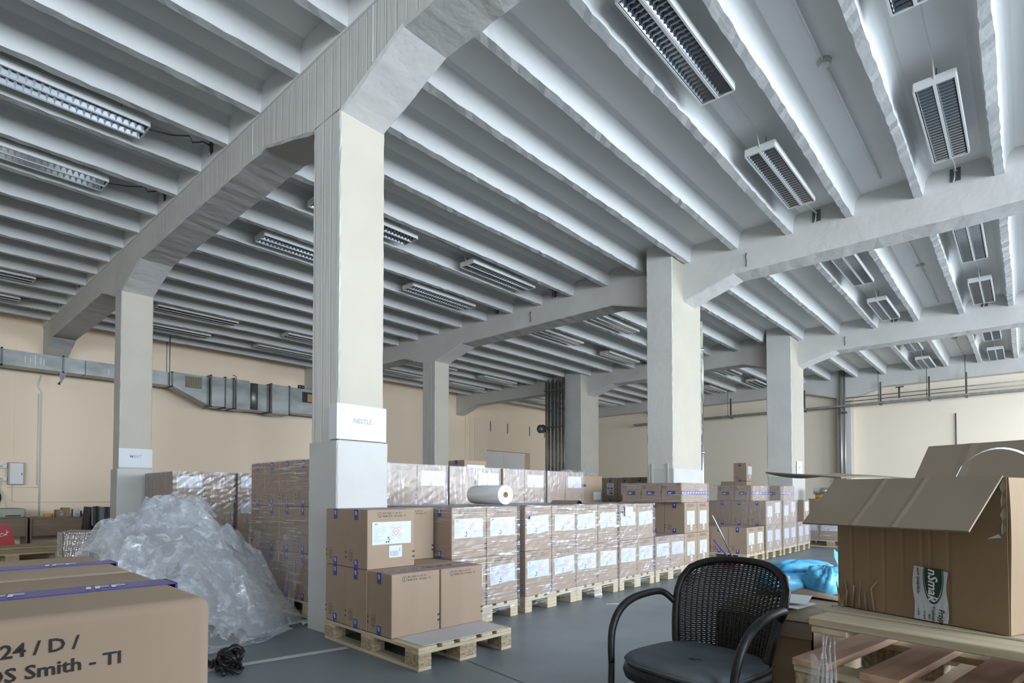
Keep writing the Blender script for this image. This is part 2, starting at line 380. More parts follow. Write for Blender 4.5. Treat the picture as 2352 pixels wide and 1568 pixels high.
# ------------------------------------------------------------------ ceiling lights
LW, LL, LH = .30, 1.50, .075
def lamp_meshes():
    d = {}
    t = MB(); hx, hy = LL / 2, LW / 2
    t.box((-hx, -hy, LH - .006), (hx, hy, LH), 'housing')
    for s in (-1, 1):
        t.box((-hx, s*hy - .008, 0), (hx, s*hy + .008, LH), 'housing'); t.box((s*hx - .008, -hy, 0), (s*hx + .008, hy, LH), 'housing')
    d['housing'] = t.mesh('housing')
    d['spine'] = MB().box((-hx, -.012, -.003), (hx, .012, .05), 'housing').mesh('spine')
    r = MB()
    for s in (-1, 1):
        for q in (-1, 1):
            r.add([(-hx, s*.075 + q*.058, .004), (hx, s*.075 + q*.058, .004), (hx, s*.075 + q*.034, .055), (-hx, s*.075 + q*.034, .055)], [(0, 1, 2, 3)], 'mirror')
        r.add([(-hx, s*.075 - .034, .062), (hx, s*.075 - .034, .062), (hx, s*.075 + .034, .062), (-hx, s*.075 + .034, .062)], [(0, 1, 2, 3)], 'mirror')
    d['reflector'] = r.mesh('reflector')
    def blade(x, s): return [(x, s*.075 - .056, .003), (x, s*.075 + .056, .003), (x + .012, s*.075 + .036, .045), (x + .012, s*.075 - .036, .045), (x - .012, s*.075 + .036, .045), (x - .012, s*.075 - .036, .045)], [(0, 1, 2, 3), (0, 1, 4, 5)]
    bs = MB(); NB = 27
    for s in (-1, 1):
        for i in range(NB): v, f = blade(-hx + LL * (i + .5) / NB, s); bs.add(v, f, 'mirror')
    d['blades'] = bs.mesh('louvre_blades')
    v, f = blade(0, 1); d['blade'] = MB().add([(a, b - .075, c) for a, b, c in v], f, 'mirror').mesh('louvre_blade')
    d['tube'] = MB().tube([(-hx + .03, 0, .05), (hx - .03, 0, .05)], .013, 'tube', 8).mesh('fluorescent_tube')
    d['rod'] = MB().tube([(0, 0, LH), (0, 0, Z_SLAB - Z_JO + .005)], .006, 'metal', 6).mesh('hanger')
    return d, NB
LM, NB = lamp_meshes()
ordn = ['first', 'second', 'third', 'fourth', 'fifth', 'sixth', 'seventh', 'eighth', 'ninth']
LY = [.559, 2.047, 6.511, 7.999, 12.463, 13.951]
LX = [(1.0, 'before the rough beam'), (4.33, 'first past the rough beam'), (6.93, 'second past the rough beam'),
      (10.55, 'first past the second beam'), (13.2, 'second past the second beam'), (16.68, 'first past the third beam'), (19.35, 'by the end wall')]
LROW = ['the first lit gap', 'the second lit gap', 'the third lit gap', 'the fourth lit gap', 'the fifth lit gap', 'the lit gap by the duct']
for j, ly in enumerate(LY):
    for i, (lx, where) in enumerate(LX):
        if i == 0 and j < 2: continue
        o = thing('ceiling_light', 'louvred ceiling light in %s, %s' % (LROW[j], where), 'ceiling light', (lx, ly, Z_JO - .01), 0, 'louvred lights between the ceiling joists')
        for k in ('housing', 'spine', 'reflector'): link(k, LM[k], o)
        for s in (-1, 1): link('fluorescent_tube', LM['tube'], o, (0, s*.075, 0)); link('hanger', LM['rod'], o, (s*.55, 0, 0))
        if (i, j) in ((1, 1), (2, 1), (0, 2), (2, 0)):
            for s in (-1, 1):
                for b in range(NB): link('louvre_blade', LM['blade'], o, (-LL/2 + LL*(b + .5)/NB, s*.075, 0))
        else: stuff(link('louvre_blades', LM['blades'], o))
        nxt = {1: 6.18 - lx, 3: 12.45 - lx, 5: 18.6 - lx}.get(i)
        if nxt: MB().tube([(LL/2, 0, .04), (LL/2 + .1, 0, .19), ((LL/2 + nxt)/2, .01, .21), (nxt - .1, 0, .19), (nxt, 0, .04)], .007, 'housing', 6).obj('cord', o)
        if i in (2, 4): MB().tube([(LL/2, 0, .04), (LL/2 + .12, .02, .10), (LL/2 + .40, 0, .12), (LL/2 + .66, .01, .16), (LL/2 + .765, 0, .19)], .007, 'housing', 6).obj('cord', o)
        if i == 0: MB().tube([(LL/2, 0, .05), (LL/2 + .25, .04, .12), (LL/2 + .40, -.03, .15), (LL/2 + .45, .03, .13), (LL/2 + .55, 0, .17), (LL/2 + .63, .02, .17)], .007, 'dark_metal', 6).obj('cord', o)
# dark conduit plates where the lamp cords enter the beams
for j, ly in enumerate(LY):
    for bx, nm in ((GX[0] - .02, 'rough beam'), (GX[1], 'second beam'), (GX[2], 'third beam')):
        if bx < 3 and j < 2: continue
        o = tag(MB().box((-.012, -.05, -.09), (0, .05, .06), 'dark_metal').obj('conduit_plate', None, (bx, ly + .02, 4.86)), 'dark steel cable plate on the %s in %s' % (nm, LROW[j]), 'cable plate', 'cable plates on the beams')
        MB().tube([(-.016, .01, .05), (-.02, .0, .0), (-.016, .01, -.07), (-.014, .02, -.10)], .008, 'housing', 6).obj('cord_end', o)
for dx, nm in ((5.60, 'first'), (11.70, 'second'), (17.7, 'third')):
    o = thing('smoke_detector', 'round cream smoke detector on a cable pipe in the %s bay from the rough beam' % nm, 'smoke detector', (dx, 1.29, 4.95), 0, 'smoke detectors')
    MB().tube([(0, 0, 0), (0, 0, -.022), (0, 0, -.03)], [.06, .06, .05], 'beige', 20).obj('base', o)
    MB().tube([(0, 0, -.03), (0, 0, -.05), (0, 0, -.062)], [.042, .04, .02], 'housing', 20).obj('sensor_head', o)
    MB().tube([(-2.6, .01, -.012), (-.06, 0, -.012)], .010, 'housing', 8).obj('cable_pipe', o)
    MB().tube([(.06, 0, -.012), (2.55, -.01, -.012)], .010, 'housing', 8).obj('cable_pipe', o)
# bent hooks in the beams
for hx, hy, hz, w in ((GX[1], 3.0, 4.40, 'by the pipe column'), (GX[1], 7.1, 4.42, 'over the film roll'), (GX[2], 3.0, 4.42, 'by the bundle of far cartons'), (GX[2], 7.4, 4.42, 'by the pipe bundle')):
    tag(MB().tube([(0, 0, .20), (-.02, 0, .19), (-.03, .003, .14), (-.02, -.004, .07), (-.025, .0, 0)], .008, 'dark_metal', 6).obj('wall_hook', None, (hx, hy, hz)), 'rusty iron hook hanging on the beam %s' % w, 'hook', 'iron hooks on the beams')

# ------------------------------------------------------------------ wooden pallets (0.8 x 1.2 m, long side along y, origin at the front corner)
PM = {}
def pal_mesh(key, sx, sy, sz, mat):
    k = (key, mat)
    if k not in PM: PM[k] = MB().rbox((0, 0, 0), (sx, sy, sz), .003, mat).mesh(key)
    return PM[k]
def pallet(label, loc, rz=0, wood='wood', group=None, low=False):
    o = thing('pallet', label, 'pallet', loc, rz, group)
    wy = {'wood': 'wood_y', 'wood_old': 'wood_old'}.get(wood, wood)
    def add(nm, x, y, z, sx, sy, sz, mat): link(nm, pal_mesh('%s_%d_%d' % (nm, sx*1000, sy*1000), sx, sy, sz, mat), o, (x, y, z))
    for x, w in ((0, .145), (.182, .1), (.3275, .145), (.518, .1), (.655, .145)): add('deck_board', x, 0, .122, w, 1.2, .022, wy)
    for y in (0, .5275, 1.055): add('cross_board', 0, y, .1, .8, .145, .022, wood)
    for y in (0, .5275, 1.055):
        for x, w in ((0, .1), (.3275, .145), (.7, .1)): add('block', x, y, .022, w, .145, .078, 'chip' if not low else 'wood')
    for x, w in ((0, .1), (.3275, .145), (.7, .1)): add('bottom_board', x, 0, 0, w, 1.2, .022, wy)
    return o

# ------------------------------------------------------------------ cardboard cartons: width .39 (x), depth .295 (y), height .413
BX, BY, BZ = .392, .294, .413
LAY = .416
def carton_body(r=.004, seg=1):
    b = MB(); b.rbox((-BX/2, -BY/2, 0), (BX/2, BY/2, BZ), r, 'card', seg, smooth=seg > 1)
    return b
def tape_mesh():
    b = MB(); x = BX/2 + .0012; z = BZ + .0012; h = .024
    b.box((-x, -h, z - .0012), (x, h, z), 'tape')
    for s in (-1, 1):
        for lo, hi in ((z - .075, z), (-.001, .062)):
            b.box((s*x - .0012, -h, lo), (s*x + .0012, h, hi), 'tape')
    # white lettering printed along the tape
    for i in range(4):
        put_text(b, 'IFF', .030, lambda a, c, i=i: (-BX/2 + .035 + .09 * i + a, -.012 + c, z + .0006), 'white_ink', 1.1, .15)
    for s, n in ((-1, -1), (1, 1)):
        for zz in (z - .012, .056):
            put_text(b, 'IFF', .030, lambda a, c, s=s, zz=zz: (s*(x + .0016), -.012 + c if s > 0 else .012 - c, zz - a), 'white_ink', .8, .15)
    return b.mesh('tape')
def print_mesh(big=False):
    b = MB(); y = -BY/2 - .0006
    f = lambda u, v: (-BX/2 + u, y, v)
    cx, cz, R = .099, .375, .0185
    ring = [(cx + R*math.cos(2*PI*k/24), cz + R*math.sin(2*PI*k/24)) for k in range(24)] + [(cx + .86*R*math.cos(2*PI*k/24), cz + .86*R*math.sin(2*PI*k/24)) for k in range(24)]
    b.add([f(u, v) for u, v in ring], [(k, (k+1) % 24, 24 + (k+1) % 24, 24 + k) for k in range(24)], 'ink')
    put_text(b, 'u', .018, lambda a, c: f(cx - .005 + a, cz - .001 + c), 'ink'); put_text(b, 'n', .018, lambda a, c: f(cx - .005 + a, cz - .0125 + c), 'ink')
    l1, l2 = '4G / X28 / S / 24 / D /', 'BAM 5518 - DS Smith - TI'
    s = .0165
    put_text(b, l1, s, lambda a, c: f(.124 + a, .381 + c), 'ink', .156 / text_w(l1, s)); put_text(b, l2, s, lambda a, c: f(.124 + a, .361 + c), 'ink', .188 / text_w(l2, s))
    for v in (.098, .062): b.box((BX/2 - .020, y, v), (BX/2 - .001, y + .0004, v + .013), 'ink')
    # this-way-up arrows and marks on the two ends
    for sg in (-1, 1):
        x = sg * (BX/2 + .0006)
        g = lambda u, v: (x, -sg * -1 * 0 + (u if sg > 0 else -u), v)
        for (u0, u1, v0, v1) in ((-.095, -.093, .045, .125), (-.050, -.048, .045, .125), (-.095, -.048, .123, .125), (-.095, -.048, .045, .047),
                                 (-.082, -.079, .058, .100), (-.064, -.061, .058, .100), (-.088, -.055, .052, .055), (-BY/2, -BY/2 + .016, .098, .111), (-BY/2, -BY/2 + .016, .062, .075)):
            b.add([g(u0, v0), g(u1, v0), g(u1, v1), g(u0, v1)], [(0, 1, 2, 3)], 'ink')
        for u in (-.0805, -.0625): b.add([g(u - .005, .098), g(u + .005, .098), g(u, .112)], [(0, 1, 2)], 'ink')
    return b.mesh('print')
def label_mesh(kind):
    b = MB(); y = -BY/2
    if kind == 'wide': w, h = .322, .158
    elif kind == 'square': w, h = .235, .185
    else: w, h = .150, .215
    f = lambda u, v, d=.0022: (u - w/2, y - d, v)
    b.box((-w/2, y - .0018, 0), (w/2, y - .0006, h), 'label')
    if kind == 'port':
        for k, (u, v, a, c) in enumerate([(.02, .11, .02, .03), (.05, .10, .03, .035), (.09, .105, .03, .03), (.045, .055, .03, .03), (.085, .06, .02, .025), (.03, .015, .03, .03), (.075, .015, .045, .03)]):
            b.add([f(u, v), f(u + a, v), f(u + a, v + c), f(u, v + c)], [(0, 1, 2, 3)], 'grey_ink' if k % 2 else 'ink')
        for k in range(5): b.add([f(.02, .20 - .01*k), f(.12, .20 - .01*k), f(.12, .203 - .01*k), f(.02, .203 - .01*k)], [(0, 1, 2, 3)], 'grey_ink')
        return b.mesh('shipping_label')
    put_text(b, 'IFF', .016, lambda a, c: f(.018 + a, h - .022 + c), 'ink', 1.25, .2)
    rnd = random.Random(3)
    for k in range(12):
        v = h - .034 - k * (h - .045) / 12; L = rnd.uniform(.03, .075)
        b.add([f(.014, v), f(.014 + L, v), f(.014 + L, v + .0022), f(.014, v + .0022)], [(0, 1, 2, 3)], 'grey_ink')
        if k < 6 and w > .3: b.add([f(.075, v), f(.075 + L*.6, v), f(.075 + L*.6, v + .0022), f(.075, v + .0022)], [(0, 1, 2, 3)], 'grey_ink')
    def diamond(cu, cv, r, mat):
        o = [(cu, cv + r), (cu + r, cv), (cu, cv - r), (cu - r, cv)]; q = r * .86
        i = [(cu, cv + q), (cu + q, cv), (cu, cv - q), (cu - q, cv)]
        b.add([f(u, v) for u, v in o + i], [(k, (k+1) % 4, 4 + (k+1) % 4, 4 + k) for k in range(4)], mat)
        b.add([f(cu - r*.35, cv - r*.1), f(cu + r*.35, cv - r*.1), f(cu + r*.35, cv + r*.12), f(cu - r*.35, cv + r*.12)], [(0, 1, 2, 3)], 'grey_ink')
    cu, cv = (.60*w, .56*h) if w > .3 else (.58*w, .60*h); r = .027
    diamond(cu, cv, r, 'red_ink')
    for su in (-1, 1):
        for sv in (-1, 1): diamond(cu + su*r*.98, cv + sv*r*.98, r*.9, 'red_ink')
    for k in range(8):
        u, v = .30*w + rnd.uniform(0, .14)*w, .06*h + rnd.uniform(0, .24)*h
        b.add([f(u, v), f(u + .010, v), f(u + .010, v + .010), f(u, v + .010)], [(0, 1, 2, 3)], 'grey_ink' if k % 2 else 'ink')
    return b.mesh('shipping_label')
def barcode_mesh(w, h):
    b = MB(); y = -BY/2; b.box((-w/2, y - .0018, 0), (w/2, y - .0006, h), 'label')
    rnd = random.Random(5); u = -w*.42
    while u < w*.18:
        q = rnd.uniform(.0015, .005); b.add([(u, y - .0022, h*.12), (u + q, y - .0022, h*.12), (u + q, y - .0022, h*.55), (u, y - .0022, h*.55)], [(0, 1, 2, 3)], 'grey_ink'); u += q + rnd.uniform(.0015, .004)
    b.add([(w*.28, y - .0022, h*.45), (w*.36, y - .0022, h*.45), (w*.36, y - .0022, h*.78), (w*.28, y - .0022, h*.78)], [(0, 1, 2, 3)], 'grey_ink')
    return b.mesh('barcode_label')
CM = dict(body=carton_body().mesh('carton_body'), tape=tape_mesh(), print=print_mesh(), wide=label_mesh('wide'), square=label_mesh('square'), port=label_mesh('port'),
          bar=barcode_mesh(.108, .085), small=barcode_mesh(.06, .085), mini=barcode_mesh(.05, .022))
def carton(label, loc, rz=0, group=None, lab=None, bar=None, full=True, tilt=0):
    """lab: (kind, u from the left edge to the label's middle, height of its lower edge)"""
    o = thing('cardboard_box', label, 'box', loc, rz, group)
    link('body', CM['body'], o)
    if full:
        link('tape', CM['tape'], o); link('print', CM['print'], o)
    if lab:
        q = link('shipping_label', CM[lab[0]], o, (-BX/2 + lab[1], 0, lab[2]))
        if tilt: q.rotation_euler.y = tilt
    if bar: link('barcode_label', CM[bar[0]], o, (-BX/2 + bar[1], 0, bar[2]))
    return o
HID = 'plain brown carton packed out of sight inside the pallet stacks'
def load(x0, y0, rz, cells, z0=.1445):
    """cells: (column, row from the front, layer, dict for carton()); x0, y0 is the pallet's front corner"""
    c, s = math.cos(rz), math.sin(rz)
    for (i, r, l, kw) in cells:
        x, y = .199 + .402 * i, .150 + .2985 * r
        x += random.uniform(-.002, .002)
        kw = dict(kw)
        if kw.pop('hidden', False): kw.update(label=HID, group='cartons inside the stacks', full=False)
        carton(loc=(x0 + c*x - s*y, y0 + s*x + c*y, z0 + LAY * l), rz=rz + random.uniform(-.006, .006), **kw)

# --- stretch film around a load
def film(label, x0, x1, y0, y1, z0, z1, rz=0, ox=0, oy=0, mat='film', faces='fltr', group='film around the pallet loads', seed=0, amp=.004, rag=0):
    b = MB(); rnd = random.Random(seed); ph = [rnd.uniform(0, 6) for _ in range(6)]
    def wob(a, c): return amp * (math.sin(a*23 + ph[0] + 3*math.sin(c*17 + ph[1])) + .6*math.sin(c*61 + a*9 + ph[2]))
    low = lambda a: z0 - rag * (.5 + .5*math.sin(a*9 + ph[3])) * (.6 + .4*math.sin(a*23 + ph[4]))
    nx, ny, nz = max(6, int((x1-x0)*22)), max(6, int((y1-y0)*16)), max(6, int((z1-z0)*26))
    Z = lambda a, v: low(a) + (z1 - low(a)) * v
    if 'f' in faces: b.grid(lambda u, v: (x0 + (x1-x0)*u, y0 - abs(wob(x0 + (x1-x0)*u, Z(x0+(x1-x0)*u, v))), Z(x0 + (x1-x0)*u, v)), nx, nz, mat)
    if 'l' in faces: b.grid(lambda u, v: (x0 - abs(wob(y1 - (y1-y0)*u, Z(u, v))), y1 - (y1-y0)*u, Z(y1-(y1-y0)*u, v)), ny, nz, mat)
    if 'r' in faces: b.grid(lambda u, v: (x1 + abs(wob(y0 + (y1-y0)*u, Z(u, v))), y0 + (y1-y0)*u, Z(y0 + (y1-y0)*u, v)), ny, nz, mat)
    if 't' in faces: b.grid(lambda u, v: (x0 + (x1-x0)*u, y0 + (y1-y0)*v, z1 + .4*abs(wob(x0 + (x1-x0)*u, y0 + (y1-y0)*v))), nx, ny, mat)
    o = b.obj('stretch_film', None, (ox, oy, 0), rz)
    return tag(o, label, 'plastic film', group)

G_AISLE = 'cartons on the wrapped pallets along the aisle'
pos = {0: 'lower', 1: 'upper'}; side = {0: 'left', 1: 'right'}
# the four double-layer wrapped pallets of the aisle front, then one low and one tall pallet
AX = [3.10, 4.00, 4.80, 5.632, 6.475, 7.285]
AN = ['first', 'second', 'third', 'fourth', 'fifth', 'sixth']
Y1 = 3.435
for n, x in enumerate(AX):
    pallet('pine pallet under the %s aisle stack counted from the NESTLE column' % AN[n], (x, Y1, 0), 0, 'wood', 'pallets along the aisle', low=True)
    cells = []
    for i in range(2):
        for r in range(4):
            for l in range(2):
                if n == 4 and l == 1: continue
                if r == 0:
                    lab = ('wide', .19 if i == 0 else .20, .165) if n < 5 else ('square', .19, .115)
                    kw = dict(label='brown carton with white hazard label, %s %s on the %s aisle stack' % (pos[l], side[i], AN[n]), group=G_AISLE, lab=lab, tilt=random.choice((0, 0, .03, -.05)) if n < 4 else 0)
                    if n == 4: kw['label'] = 'brown carton with white hazard label, %s one on the low fifth aisle stack' % side[i]
                    if n == 5: kw.update(bar=('small', .205, .035), tilt=0, label='brown carton with T-shaped label, %s %s on the tall sixth aisle stack' % (pos[l], side[i]))
                elif i == 0 and l == 1 and n == 5 or (n == 0 and i == 0):
                    kw = dict(label='taped brown carton end, %s layer, %s from the front of the %s aisle stack' % (pos[l], ordn[r], AN[n]), group=G_AISLE)
                else: kw = dict(hidden=True)
                cells.append((i, r, l, kw))
    load(x, Y1, 0, cells)
    if n < 5:
        film('clear stretch film wrapped round the %s aisle-side pallet stack from the NESTLE column' % AN[n], x - .006, x + .812, Y1 - .010, Y1 + 1.2, .085, .1445 + LAY * (2 if n < 4 else 1) + .006, seed=n, rag=.05, faces='fltr')
o = tag(MB().tube([(0, 0, 0), (0, -.003, 0)], .014, 'tape', 16).obj('blue_sticker', None, (AX[1] + .035, Y1 - .020, .87)), 'round blue sticker on the corner of the second aisle stack', 'sticker')
tag(MB().box((0, 0, 0), (.17, .0015, .11), 'label').obj('loose_label', None, (AX[3] + .09, Y1 - .022, .835)), 'plain white sheet stuck high on the fourth aisle stack', 'label')
tag(MB().tube([(0, 0, 0), (0, -.003, 0)], .012, 'tape', 16).obj('blue_sticker', None, (AX[3] + .035, Y1 - .020, .885)), 'round violet-blue sticker on the fourth aisle stack', 'sticker')

# cartons laid on their backs on the sixth stack and on the far group
def flat_body():
    return MB().rbox((-.2065, -.148, 0), (.2065, .148, .262), .006, 'card').mesh('flat_carton_body')
def flat_marks():
    b = MB()
    b.box((-.2075, -.1492, .105), (.2075, -.1482, .155), 'tape')
    for i in range(5): put_text(b, 'IFF', .034, lambda a, c, i=i: (-.19 + .082*i + a, -.1498, .119 + c), 'white_ink', 1.2, .15)
    x = -.2072
    b.add([(x, -.06, .10), (x, .06, .10), (x, .06, .155), (x, -.06, .155)], [(0, 1, 2, 3)], 'tape')
    put_text(b, 'IFF', .034, lambda a, c: (x - .0008, .045 - a, .114 + c), 'white_ink', 1.2, .15)
    for k in range(3): b.add([(x, .07, .19 + .016*k), (x, .13, .19 + .016*k), (x, .13, .196 + .016*k), (x, .07, .196 + .016*k)], [(0, 1, 2, 3)], 'ink')
    for k in range(2): b.add([(x, -.12 + .02*k, .225), (x, -.113 + .02*k, .225), (x, -.113 + .02*k, .25), (x, -.12 + .02*k, .25)], [(0, 1, 2, 3)], 'ink')
    return b.mesh('tape_band')
FB, FM = flat_body(), flat_marks()
def flat_carton(label, loc, group):
    o = thing('cardboard_box', label, 'box', loc, 0, group); link('body', FB, o); link('tape_band', FM, o); return o
zt = .1445 + 2 * LAY + .0005
for r in range(3):
    for i in range(2):
        flat_carton('carton lying flat, %s, %s row on top of the tall sixth aisle stack' % (side[i], ordn[r]), (7.165 + .2075 + .416*i, 3.42 + .15 + .302*r, zt), 'cartons lying flat on the stacks')
film('clear film draped round the flat cartons on top of the sixth aisle stack', 7.155, 8.01, 3.405, 4.34, zt - .01, zt + .268, seed=21, mat='film', rag=.0)

# --- near pallet by the NESTLE column
RZ = math.radians(-3.0)
px, py = 2.235, 2.775
pallet('pine pallet with chip blocks in front of the NESTLE column, grey board on its deck', (px, py, 0), RZ)
c_, s_ = math.cos(RZ), math.sin(RZ)
def nearp(x, y): return (px + c_*x - s_*y, py + s_*x + c_*y)
bd = MB(); n = 10
pts = [(.03, .04), (.75, .03)]
poly = []
for cx, cy, a0 in ((.10, .06, 180), (.72, .05, 270)):
    for k in range(6): a = math.radians(a0 + 90*k/5); poly.append((cx + .05*math.cos(a), cy + .04*math.sin(a)))
poly += [(.77, 1.16), (.05, 1.16)]
bd.prism(poly, 0, .003, lambda a, b, h: (a, b, h), 'sheet')
tag(bd.obj('board_sheet', None, (px, py, .1443), RZ), 'grey card sheet with rounded corners lying on the pallet by the NESTLE column', 'board')
cells = []
for r in range(3):
    for i in range(2):
        q = ['front', 'middle', 'back'][r]
        vis = not (i == 1 and r > 0)
        cells.append((i, r + 1, 0, dict(label='brown carton, lower %s %s on the near pallet by the NESTLE column' % (q, side[i]), group='cartons on the near pallet') if vis else dict(hidden=True)))
cells.append((0, 2, 1, dict(label='brown carton with hazard label and barcode, top front of the near pallet by the NESTLE column', group='cartons on the near pallet', lab=('wide', .198, .168), bar=('bar', .228, .072))))
cells.append((0, 3, 1, dict(label='brown carton behind the labelled one on top of the near pallet', group='cartons on the near pallet')))
cells.append((1, 3, 1, dict(label='brown carton set back, top right of the near pallet by the NESTLE column', group='cartons on the near pallet')))
load(px, py, RZ, cells, .148)

# --- second row behind the aisle stacks: three layers high
Y2 = 4.70
RX = [2.55, 3.363, 4.206, 5.065, 5.921]
RN = ['beside the film heap', 'just past the NESTLE column', 'behind the film roll', 'behind the second aisle stack', 'behind the third aisle stack']
for n, x in enumerate(RX):
    y = Y2 if n else 4.64
    pallet('pine pallet under the three-layer stack %s' % RN[n], (x, y, 0), 0, 'wood', 'pallets of the second row', low=True)
    cells = []
    for l in range(3):
        for r in range(4 if n in (0, 2) else 1):
            for i in range(2):
                if r > 0 and i == 1 and n == 0: continue
                lay = ['lowest', 'middle', 'top'][l]
                if r == 0 and l == 2 and n:
                    kw = dict(label='film-covered top carton, %s%s, on the stack %s' % (side[i], ' with white label' if i else ' without label', RN[n]), group='top cartons of the second row',
                              lab=('wide', .21, .20) if i else None, bar=('mini', .34, .02) if i else None)
                elif n == 0 and i == 0:
                    kw = dict(label='film-covered carton, %s layer, %s from the column, stack beside the film heap' % (lay, ordn[r]), group='cartons beside the film heap')
                else: kw = dict(hidden=True)
                cells.append((i, r, l, kw))
    load(x, y, 0, cells)
    film('clear stretch film round the three-layer stack %s' % RN[n], x - .008, x + .81, y - .012, y + 1.205, (.30 if n == 0 else .10), .1445 + 3*LAY + .005, seed=30 + n, mat='film' if n == 0 else 'film_v', rag=.1 if n == 0 else .02, amp=.005 if n == 0 else .0012, faces='fltr' if n else 'flt')
# loose film skirt hanging off the stack beside the heap
sk = MB()
sk.grid(lambda u, v: (2.53 - .22*(1-v)**1.6*(.4+u) - .03*math.sin(u*14 + 5*v) - .02*math.sin(31*u), 4.72 + 1.15*u, .01 + .70*v + .03*math.sin(u*11)), 40, 26, 'film_v')
tag(sk.obj('stretch_film', None), 'loose skirt of film sagging off the stack beside the film heap', 'plastic film', 'film around the pallet loads')

# small carton and film roll on top of the stacks
def low_carton(label, loc, dims, mat='card', group=None, tape=True, white=True):
    o = thing('cardboard_box', label, 'box', loc, 0, group); a, b_, c = dims
    MB().rbox((0, 0, 0), (a, b_, c), .004, mat).obj('body', o)
    if tape: MB().box((-.0015, b_*.42, c - min(.06, c*.5)), (0, b_*.58, c + .001), 'tape').obj('tape', o)
    if white: MB().box((a*.12, -.0015, .004), (a*.92, 0, c*.45), 'label').obj('shipping_label', o); MB().box((-.0015, b_*.2, .004), (0, b_*.75, c*.25), 'label').obj('end_label', o)
    return o
zr = .1445 + 3*LAY
low_carton('low brown carton on top of the stack behind the film roll', (4.73, 5.02, zr + .007), (.37, .29, .10))
low_carton('amber-brown carton on top of the dark labelled stack by the pipe column', (10.22, 5.2, zr + .003), (.39, .29, .23))

rl = MB()
a0 = Vector((3.915, 3.60, 0)); ax = Vector((.146, .989, 0)).normalized(); R = .092; zc = .1445 + 2*LAY + R + .012
def ring(t, rad, n=32):
    sdir = Vector((0, 0, 1)).cross(ax)
    return [a0 + ax*t + sdir*(rad*math.cos(2*PI*k/n)) + Vector((0, 0, zc + rad*math.sin(2*PI*k/n))) for k in range(n)]
o = thing('film_roll', 'thick roll of clear stretch film lying on the first two aisle stacks', 'film roll', (a0.x, a0.y, 0))
n = 32
rings = [ring(0, R*.97), ring(.006, R), ring(.44, R*.97), ring(.50, R*.93)]
vs = [p - Vector((a0.x, a0.y, 0)) for q in rings for p in q]
rl.add(vs, [(j*n+k, j*n+(k+1) % n, (j+1)*n+(k+1) % n, (j+1)*n+k) for j in range(3) for k in range(n)], 'rollfilm', True)
ro = [p - Vector((a0.x, a0.y, 0)) for p in ring(0, R*.97) + ring(0, .028)]
rl.add(ro, [(k, (k+1) % n, n+(k+1) % n, n+k) for k in range(n)], 'rollfilm')
ro = [p - Vector((a0.x, a0.y, 0)) for p in ring(.50, R*.93) + ring(.50, .028)]
rl.add(ro, [(k, (k+1) % n, n+(k+1) % n, n+k) for k in range(n)], 'rollfilm')
rl.obj('wound_film', o)
co = MB(); cr = [p - Vector((a0.x, a0.y, 0)) for p in ring(-.004, .028) + ring(.50, .028) + ring(-.004, .023) + ring(.50, .023)]
co.add(cr, [(k, (k+1) % n, n+(k+1) % n, n+k) for k in range(n)] + [(2*n+k, 2*n+(k+1) % n, 3*n+(k+1) % n, 3*n+k) for k in range(n)] + [(k, (k+1) % n, 2*n+(k+1) % n, 2*n+k) for k in range(n)], 'core', True)
co.obj('core_tube', o)
tl = MB(); sd = Vector((0, 0, 1)).cross(ax)
tl.grid(lambda u, v: tuple(ax*(.30 + .2*u) + sd*((R + .004)*math.cos(PI*(.55 - .62*v)) * (1 if v < .9 else 1.0) * -1) + Vector((0, 0, zc + (R + .004)*math.sin(PI*(.55 - .62*v)) + .006*math.sin(13*u + 9*v)))), 14, 16, 'film_v')
tl.obj('loose_tail', o)
cu = MB(); cu.grid(lambda u, v: (.11*(u - .5), .35*v, .034*math.sin(PI*u) + .001), 10, 4, 'dark_metal', True); cu.grid(lambda u, v: (.11*(u - .5), .35*v, .034*math.sin(PI*u) + .003), 10, 4, 'card', True)
tag(cu.obj('card_strip', None, (5.02, 3.55, .1445 + 2*LAY + .008)), 'arched piece of brown card on top of the third aisle stack', 'card')

# --- far group past the wide pipe column
FX = [9.19, 10.085, 10.99, 11.88]
FN = ['first', 'second', 'third', 'fourth']
Y3 = 3.30
for n, x in enumerate(FX):
    pallet('pine pallet under the %s stack past the pipe column' % FN[n], (x, Y3, 0), 0, 'wood', 'pallets past the pipe column')
    cells = []
    for l in range(2):
        if n == 0 and l: continue
        for r in range(4):
            for i in range(2):
                if n == 3 and l and i == 0: continue
                if n > 1 and r > 0 and i == 1: continue
                lay = pos[l]
                if r == 0:
                    kw = dict(label='carton with %s label, %s %s, %s stack past the pipe column' % ('tall' if (l and i) else 'T-shaped', lay, side[i], FN[n]), group='cartons past the pipe column',
                              lab=('square', .20, .14 if not (l and i) else .20), bar=('small', .205, .04 if not (l and i) else .11))
                elif i == 0 and n < 2 or (n == 3 and l):
                    kw = dict(label='brown carton end, %s, %s from the front, %s stack past the pipe column' % (lay, ordn[r], FN[n]), group='cartons past the pipe column')
                else: kw = dict(hidden=True)
                cells.append((i, r, l, kw))
    load(x, Y3, 0, cells)
    if n: film('clear film round the %s stack past the pipe column' % FN[n], x - .008, x + .81, Y3 - .012, Y3 + 1.2, .11, .1445 + 2*LAY + .006 if n < 3 else .1445 + LAY + .006, seed=50 + n, mat='film_v', faces='flr')
